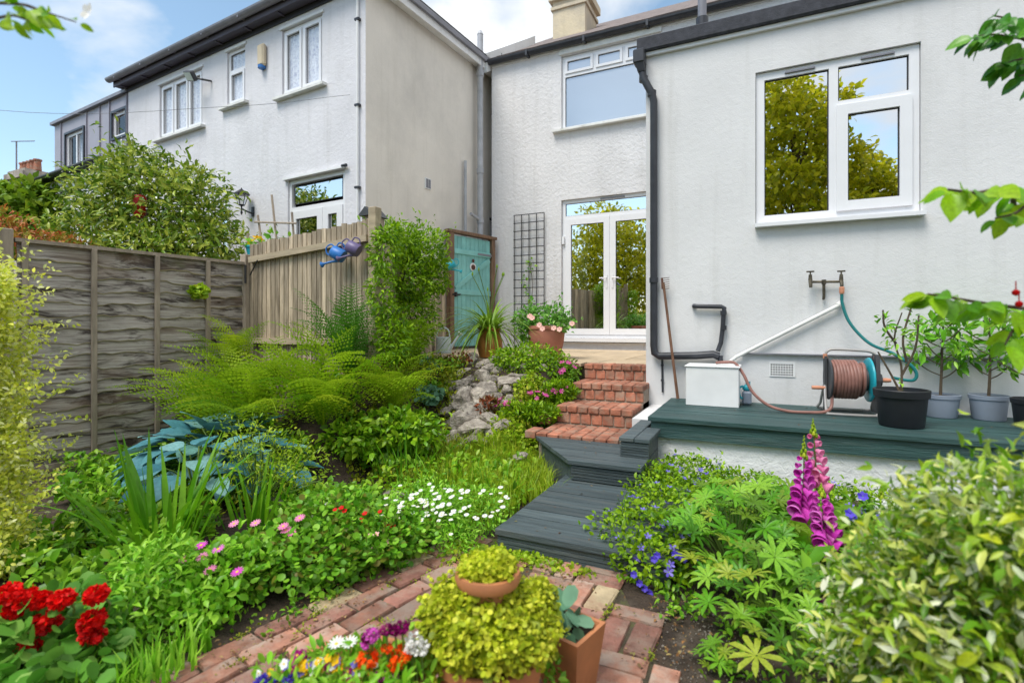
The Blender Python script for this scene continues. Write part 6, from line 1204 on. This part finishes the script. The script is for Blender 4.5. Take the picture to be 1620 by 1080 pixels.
# --- golden shrub at the left
gs = thing('golden_shrub', 'tall golden small leaved shrub along the left edge', 'shrub', (-3.45, 1.2, G)); GS = [(at(-60, 480, 2.5), (.24, .24, .30)), (at(-62, 640, 2.5), (.28, .28, .36)), (at(-55, 800, 2.5), (.30, .28, .34)), (at(-22, 560, 2.55), (.20, .2, .25)), (at(-18, 720, 2.5), (.18, .2, .25)), (at(-35, 880, 2.4), (.26, .25, .22)), (at(-12, 460, 2.5), (.1, .1, .16))]
foliage('foliage', 'l_gold', [(b[0], tuple(q*.88 for q in b[1])) for b in GS], 17000, .025, LEAF, gs, shell=.5, rough=.5, freq=9, shoots=300, shoot_len=.22); foliage('inner_foliage', 'l_gold', [(b[0], tuple(q*.75 for q in b[1])) for b in GS], 3500, .03, LEAF, gs, shell=.5)
MB().tube(smooth_path([(-3.5, 1.15, G-.05), tuple(at(-15, 700, 2.5)), tuple(at(-20, 480, 2.5))], 5), [.03-.002*i for i in range(11)], 6).build('trunk', 'bark', gs)

# --- variegated shrub in the right foreground: the nearest leaves one by one, the inner ones joined
vs_ = thing('variegated_shrub', 'big out of focus variegated shrub filling the bottom right corner', 'shrub', (.55, 1.6, G)); VSB = [(at(1510, 930, 1.25), (.22, .22, .20)), (at(1605, 835, 1.15), (.20, .2, .15)), (at(1430, 980, 1.35), (.17, .18, .17)), (at(1560, 1030, 1.2), (.26, .24, .24)), (at(1370, 1040, 1.45), (.15, .15, .13)), (at(1650, 930, 1.2), (.22, .22, .25)), (at(1440, 940, 1.4), (.12, .12, .10))]
foliage('inner_foliage', 'l_varieg_in', VSB, 6500, .034, LEAF_N, vs_, shell=.35, rough=.33)['kind'] = 'stuff'
foliage('outer_foliage', 'l_varieg_in', VSB, 4800, .036, LEAF_N, vs_, shell=.75, rough=.33, shoots=90, shoot_len=.14)['kind'] = 'stuff'
vl = [tpl_mesh('leaf', leaf_tpl(w_, .1, .2), 'l_varieg') for w_ in (.28, .36, .44)]; P, O = blob_pts(VSB, 900, .3, 6, .88); K = (P @ np.array((-.6, -1., .5)) > -5); dist = np.linalg.norm(P, axis=1); idx = np.argsort(dist)[:290]
fr = orient(O, .5, .7, .1)
for i in idx: m_ = Matrix([list(fr[i][r_]*1.0)+[0] for r_ in range(3)]+[[0, 0, 0, 1]]) @ Matrix.Scale(.050*random.uniform(.55, 1.3), 4); m_.translation = Vector(P[i]); piece('leaf', random.choice(vl), vs_, m_)
tk = MB()
for b in VSB: tk.tube(smooth_path([(.62, 1.75, G-.02), tuple((np.array(b[0])+np.array((.6, 1.75, -1.0)))/2), tuple(b[0])], 4), [.016-.0012*i for i in range(9)], 6)
tk.build('branches', 'bark', vs_)

# --- overhanging branches: the trees they grow on stand outside the frame
CL = [tpl_mesh('leaf', (np.array(leaf_tpl(w_, .07, c_)[0]), leaf_tpl(w_, .07, c_)[1]), 'l_cherry') for w_, c_ in ((.60, .15), (.68, .25), (.55, .3))]
def big_leaf(w_, seed):
    V = []; F = []; n, m = 8, 5
    for i in range(n+1):
        t = i/n; ww = w_*.5*math.sin(math.pi*t**.8)**.8 if 0 < t < 1 else .004
        for j in range(m):
            u = j/(m-1)*2-1; V.append((u*ww*(1+.05*math.sin(t*60+seed)), t, .16*abs(u)*ww*2-.22*t*t+.01*math.sin(t*24+abs(u)*5)))
            if i and j: a = i*m+j; F.append((a-m-1, a-m, a, a-1))
    me = bpy.data.meshes.new('leaf'); me.from_pydata(V, [], F); me.update(); me.polygons.foreach_set('use_smooth', [True]*len(F)); me.materials.append(M['l_cherry']); return me
CL = [big_leaf(w_, k) for k, w_ in enumerate((.52, .60, .66))]
ct = thing('cherry_tree', 'cherry branches with broad serrated leaves reaching in from the right', 'tree', (1.75, 1.6, G)); MB().tube(smooth_path([(1.75, 1.6, G), (1.72, 1.62, -.3), (1.70, 1.7, .5), (1.75, 1.75, 1.6)], 5), [.075-.003*i for i in range(16)], 10).build('trunk', 'bark', ct)
def twig(pts, leaves, sz, r0=.006, tree=None):
    path = smooth_path(pts, 8); n_ = len(path); MB().tube(path, [r0*(1-.75*i/n_)+.001 for i in range(n_)], 6).build('branch', 'bark', tree)
    for (f, side, drop) in leaves:
        i = min(n_-2, int(f*(n_-1))); p = path[i]; d = (path[i+1]-path[i]).normalized(); sd = d.cross(Vector((0, 0, 1))).normalized()*side
        dirn = (d*random.uniform(.1, .9)+sd*random.uniform(.2, 1.1)+Vector((0, 0, -drop*random.uniform(.2, 1.1)+.15))).normalized(); piece('leaf', random.choice(CL), tree, mat4(p+dirn*.012, dirn, (random.uniform(-.8, .8)-.2, -.75+random.uniform(-.5, .5), .45+random.uniform(-.3, .4)), sz*random.uniform(.6, 1.15)))
def fan_l(n, f0, f1): return [(f0+(f1-f0)*i/max(1, n-1), 1 if i % 2 else -1, random.uniform(.3, 1.4)) for i in range(n)]
twig([(1.70, 1.72, .42), at(1700, 330, 1.35), at(1600, 300, 1.3), at(1545, 305, 1.28), at(1500, 300, 1.26)], fan_l(26, .40, 1.0), .068, .008, ct)
twig([at(1640, 305, 1.32), at(1610, 335, 1.3), at(1575, 345, 1.28)], fan_l(8, .1, 1.0), .066, .004, ct)
twig([(1.70, 1.68, .15), at(1720, 500, 1.4), at(1620, 488, 1.36), at(1560, 480, 1.35), at(1500, 470, 1.35), at(1468, 465, 1.34)], fan_l(26, .42, .97)+[(1.0, 1, .9), (1.0, -1, 1.2), (.99, 1, .5)], .070, .006, ct)
twig([at(1640, 492, 1.36), at(1605, 520, 1.34), at(1590, 545, 1.33)], fan_l(7, .1, 1.0), .068, .004, ct)
for px, py in ((1607, 463), (1612, 481)): 
    cc = at(px, py, 1.34); MB().tube([tuple(cc), tuple(cc+np.array((0, 0, .03)))], .0015, 4).lathe([(0, -.009), (.008, -.004), (.009, .003), (.004, .008), (0, .007)], tuple(cc), 10).build('cherry', 'p_red', ct, True)
pt_ = thing('pear_tree', 'glossy rounded leaves of a fruit tree in the top right corner', 'tree', (1.55, 2.6, G)); MB().tube(smooth_path([(1.55, 2.6, G), (1.52, 2.6, .0), (1.5, 2.62, 1.4)], 5), [.05-.002*i for i in range(11)], 8).build('trunk', 'bark', pt_)
CLs = CL; CL = []
for k, w_ in enumerate((.62, .7)): m_ = big_leaf(w_, k+5); m_.materials.clear(); m_.materials.append(leafm('pear_leaf', ['#2f6a1c', '#4a8a26', '#6aa03a'], .3, .3, .4, True) if k == 0 else CL[0].materials[0]); CL.append(m_)
twig([(1.5, 2.62, 1.2), at(1690, 60, 1.65), at(1610, 60, 1.6), at(1570, 55, 1.58), at(1540, 60, 1.58)], fan_l(26, .35, 1.0), .062, .006, pt_); twig([at(1660, 40, 1.62), at(1600, 30, 1.6), at(1570, 25, 1.6)], fan_l(14, .1, 1.0), .06, .004, pt_); twig([at(1660, 85, 1.62), at(1610, 95, 1.6), at(1580, 105, 1.6)], fan_l(16, .1, 1.0), .06, .004, pt_); twig([at(1690, 130, 1.65), at(1640, 120, 1.62), at(1612, 120, 1.6)], fan_l(8, .2, 1.0), .06, .003, pt_)
CL = CLs
lt_ = thing('overhanging_shrub', 'leafy twig with a white blossom hanging into the top left corner', 'tree', (-2.1, .1, G)); MB().tube(smooth_path([(-2.1, .1, G), (-2.08, .12, .2), (-1.9, .3, 1.0)], 5), [.035-.002*i for i in range(11)], 8).build('trunk', 'bark', lt_)
twig([at(-60, 40, 1.12), at(-10, 30, 1.1), at(20, 25, 1.1), at(50, 35, 1.1)], fan_l(9, .3, 1.0), .05, .003, lt_); twig([(-1.95, .25, .8), at(-70, 0, 1.15), at(0, 5, 1.12), at(40, 8, 1.1), at(70, 20, 1.1)], fan_l(13, .55, 1.0), .05, .004, lt_); twig([at(30, 6, 1.1), at(80, 22, 1.1), at(120, 35, 1.1)], [(.6, 1, .1), (1, -1, .4), (.9, 1, .1)], .026, .0012, lt_)
piece('blossom', flower_mesh('p_white', 5, .45, .3), lt_, mat4(at(140, 20, 1.1), (1, .1, 0), (.3, -1, .1), .018))

# --- garden trees behind the camera (seen mirrored in the window panes)
def big_tree(label, x, y, H, Rr, n):
    t = thing('garden_tree', label, 'tree', (x, y, G), group='trees across the garden'); b = MB().tube([(x, y, G-.1), (x+.1, y, H*.35), (x, y, H*.75)], [.22, .16, .06], 9); blobs = []
    for i in range(16):
        a = i*2.4; f = (i+.5)/16; p = np.array((x+Rr*.62*math.cos(a)*math.sqrt(1-f*.75), y+Rr*.62*math.sin(a)*math.sqrt(1-f*.75), H*(.22+.70*f))); blobs.append((p, (Rr*.42*(1.15-.5*f), Rr*.42*(1.15-.5*f), Rr*.30))); b.tube([(x, y, H*(.15+.5*f)), tuple(p)], [.06, .02], 5)
    b.build('trunk', 'bark', t); foliage('crown', 'l_tree', blobs, n, .20, LEAF, t, shell=.4, rough=.35, shoots=60, shoot_len=.7, up=.6); return t
big_tree('broad yellow green tree across the garden, mirrored in the left of the wing window', 1.0, -7.5, 8.2, 2.4, 12000)
big_tree('yellow green tree mirrored in the glass doors', -6.8, -8.5, 6.2, 3.2, 11000)
big_tree('tree mirrored in the neighbouring house doors', -14.5, -7.0, 6.5, 3.2, 9000)

big_tree('smaller yellow green tree mirrored at the right of the wing window', 3.3, -8.6, 5.4, 1.7, 6000)
bh = thing('added_hedge', 'unseen hedge added to hide the horizon glow in the door glass', 'hedge', (-4, -12, G)); foliage('foliage', 'l_tree', [((-20+4*i, -12, .3+.2*math.sin(i*2)), (2.4, .8, 1.6)) for i in range(9)], 6000, .26, LEAF, bh, shell=.6, rough=.2); MB().box(-21, 13, -12.1, -11.9, G-.1, .8).build('twigs', 'bark', bh)  # unseen hedge, added to block the horizon glow in the door reflections
dd = np.concatenate([np.stack([RNG.uniform(-1.22, -.5, 30), RNG.uniform(2.45, 3.35, 30), np.full(30, -1.066)], -1), np.stack([RNG.uniform(-1.3, -.95, 14), RNG.uniform(3.5, 4.0, 14), np.full(14, -.926)], -1), np.stack([RNG.uniform(-.7, 2.2, 30), RNG.uniform(4.12, 5.2, 30), np.full(30, -.706)], -1), np.stack([RNG.uniform(-1.7, -1.05, 16), RNG.uniform(4.08, 4.5, 16), np.full(16, -.902)], -1)])
V, F = scatter(LEAF, dd, frames(RNG.normal(size=dd.shape)*np.array((1, 1, .1)), np.array([0,0,1.])+RNG.normal(size=dd.shape)*.2), .008+.016*RNG.random(len(dd))); tag(npmesh('fallen_petals', V, F, 'litter'), 'small fallen leaves and petals on the decks and steps', 'leaf litter', None, 'stuff')
# --- scraps: fallen leaves, pebbles and moss tufts
P = np.concatenate([ell(-.25, 2.05, .28, .35, 260), ell(-1.62, 1.55, .16, .7, 420), ell(-1.05, 2.3, .35, .14, 300), ell(-1.0, 1.6, .7, .7, 160), ell(-2.2, 1.3, .3, .3, 250)]); P3 = np.stack([P[:,0], P[:,1], np.maximum(hgt(P[:,0], P[:,1]), G)+.006+.006*RNG.random(len(P))], -1)
V, F = scatter(LEAF, P3, frames(RNG.normal(size=P3.shape)*np.array((1, 1, .15)), np.array([0,0,1.])+RNG.normal(size=P3.shape)*.3), .006+.016*RNG.random(len(P))**2); tag(npmesh('leaf_litter', V, F, 'litter'), 'scattered dry leaf litter along the path edges', 'leaf litter', None, 'stuff')
pb = ell(-.15, 2.0, .3, .4, 500); P3 = np.stack([pb[:,0], pb[:,1], hgt(pb[:,0], pb[:,1])+.003], -1); oct_ = (np.array([(1,0,0),(0,1,0),(-1,0,0),(0,-1,0),(0,0,.7),(0,0,-.7)])*.5, np.array([(0,1,4),(1,2,4),(2,3,4),(3,0,4),(1,0,5),(2,1,5),(3,2,5),(0,3,5)]))
V, F = scatter(oct_, P3, frames(RNG.normal(size=P3.shape), RNG.normal(size=P3.shape)), .006+.012*RNG.random(len(pb))**3); tag(npmesh('pebbles', V, F, 'stone'), 'small pebbles strewn on the bare soil', 'pebbles', None, 'stuff')
ms = []
for o in bp.children:
    if random.random() < .85 and o.location.y > .6:
        e = (random.choice((-.5, .5))*.22, 0) if random.random() < .4 else (random.uniform(-.1, .1), random.choice((-.5, .5))*.108); a = o.rotation_euler.z; k = random.randint(12, 60)
        cx, cy = o.location.x+e[0]*math.cos(a)-e[1]*math.sin(a), o.location.y+e[0]*math.sin(a)+e[1]*math.cos(a); ms.append(np.stack([cx+RNG.normal(size=k)*.028*abs(math.cos(a))+RNG.normal(size=k)*.008, cy+RNG.normal(size=k)*.028*abs(math.sin(a))+RNG.normal(size=k)*.008], -1))
P = np.concatenate(ms); P3 = np.stack([P[:,0], P[:,1], np.full(len(P), G+.0)+.006*RNG.random(len(P))], -1); O = nrm(RNG.normal(size=P3.shape)*.7+np.array([0,0,1.])); V, F = scatter(LEAF, P3, orient(O, .6), .007+.009*RNG.random(len(P))); tag(npmesh('joint_moss', V, F, 'l_olive'), 'moss and tiny weeds growing in the joints of the brick path', 'moss', None, 'stuff')
carpet('path_edge_moss', 'creeping golden moss between the path and the low deck', 'moss', 'l_lime', np.concatenate([ell(-1.12, 2.40, .22, .07, 900), ell(-1.4, 2.3, .1, .15, 400), ell(-.95, 2.35, .3, .06, 300)]), .018, LEAF_R, .03)
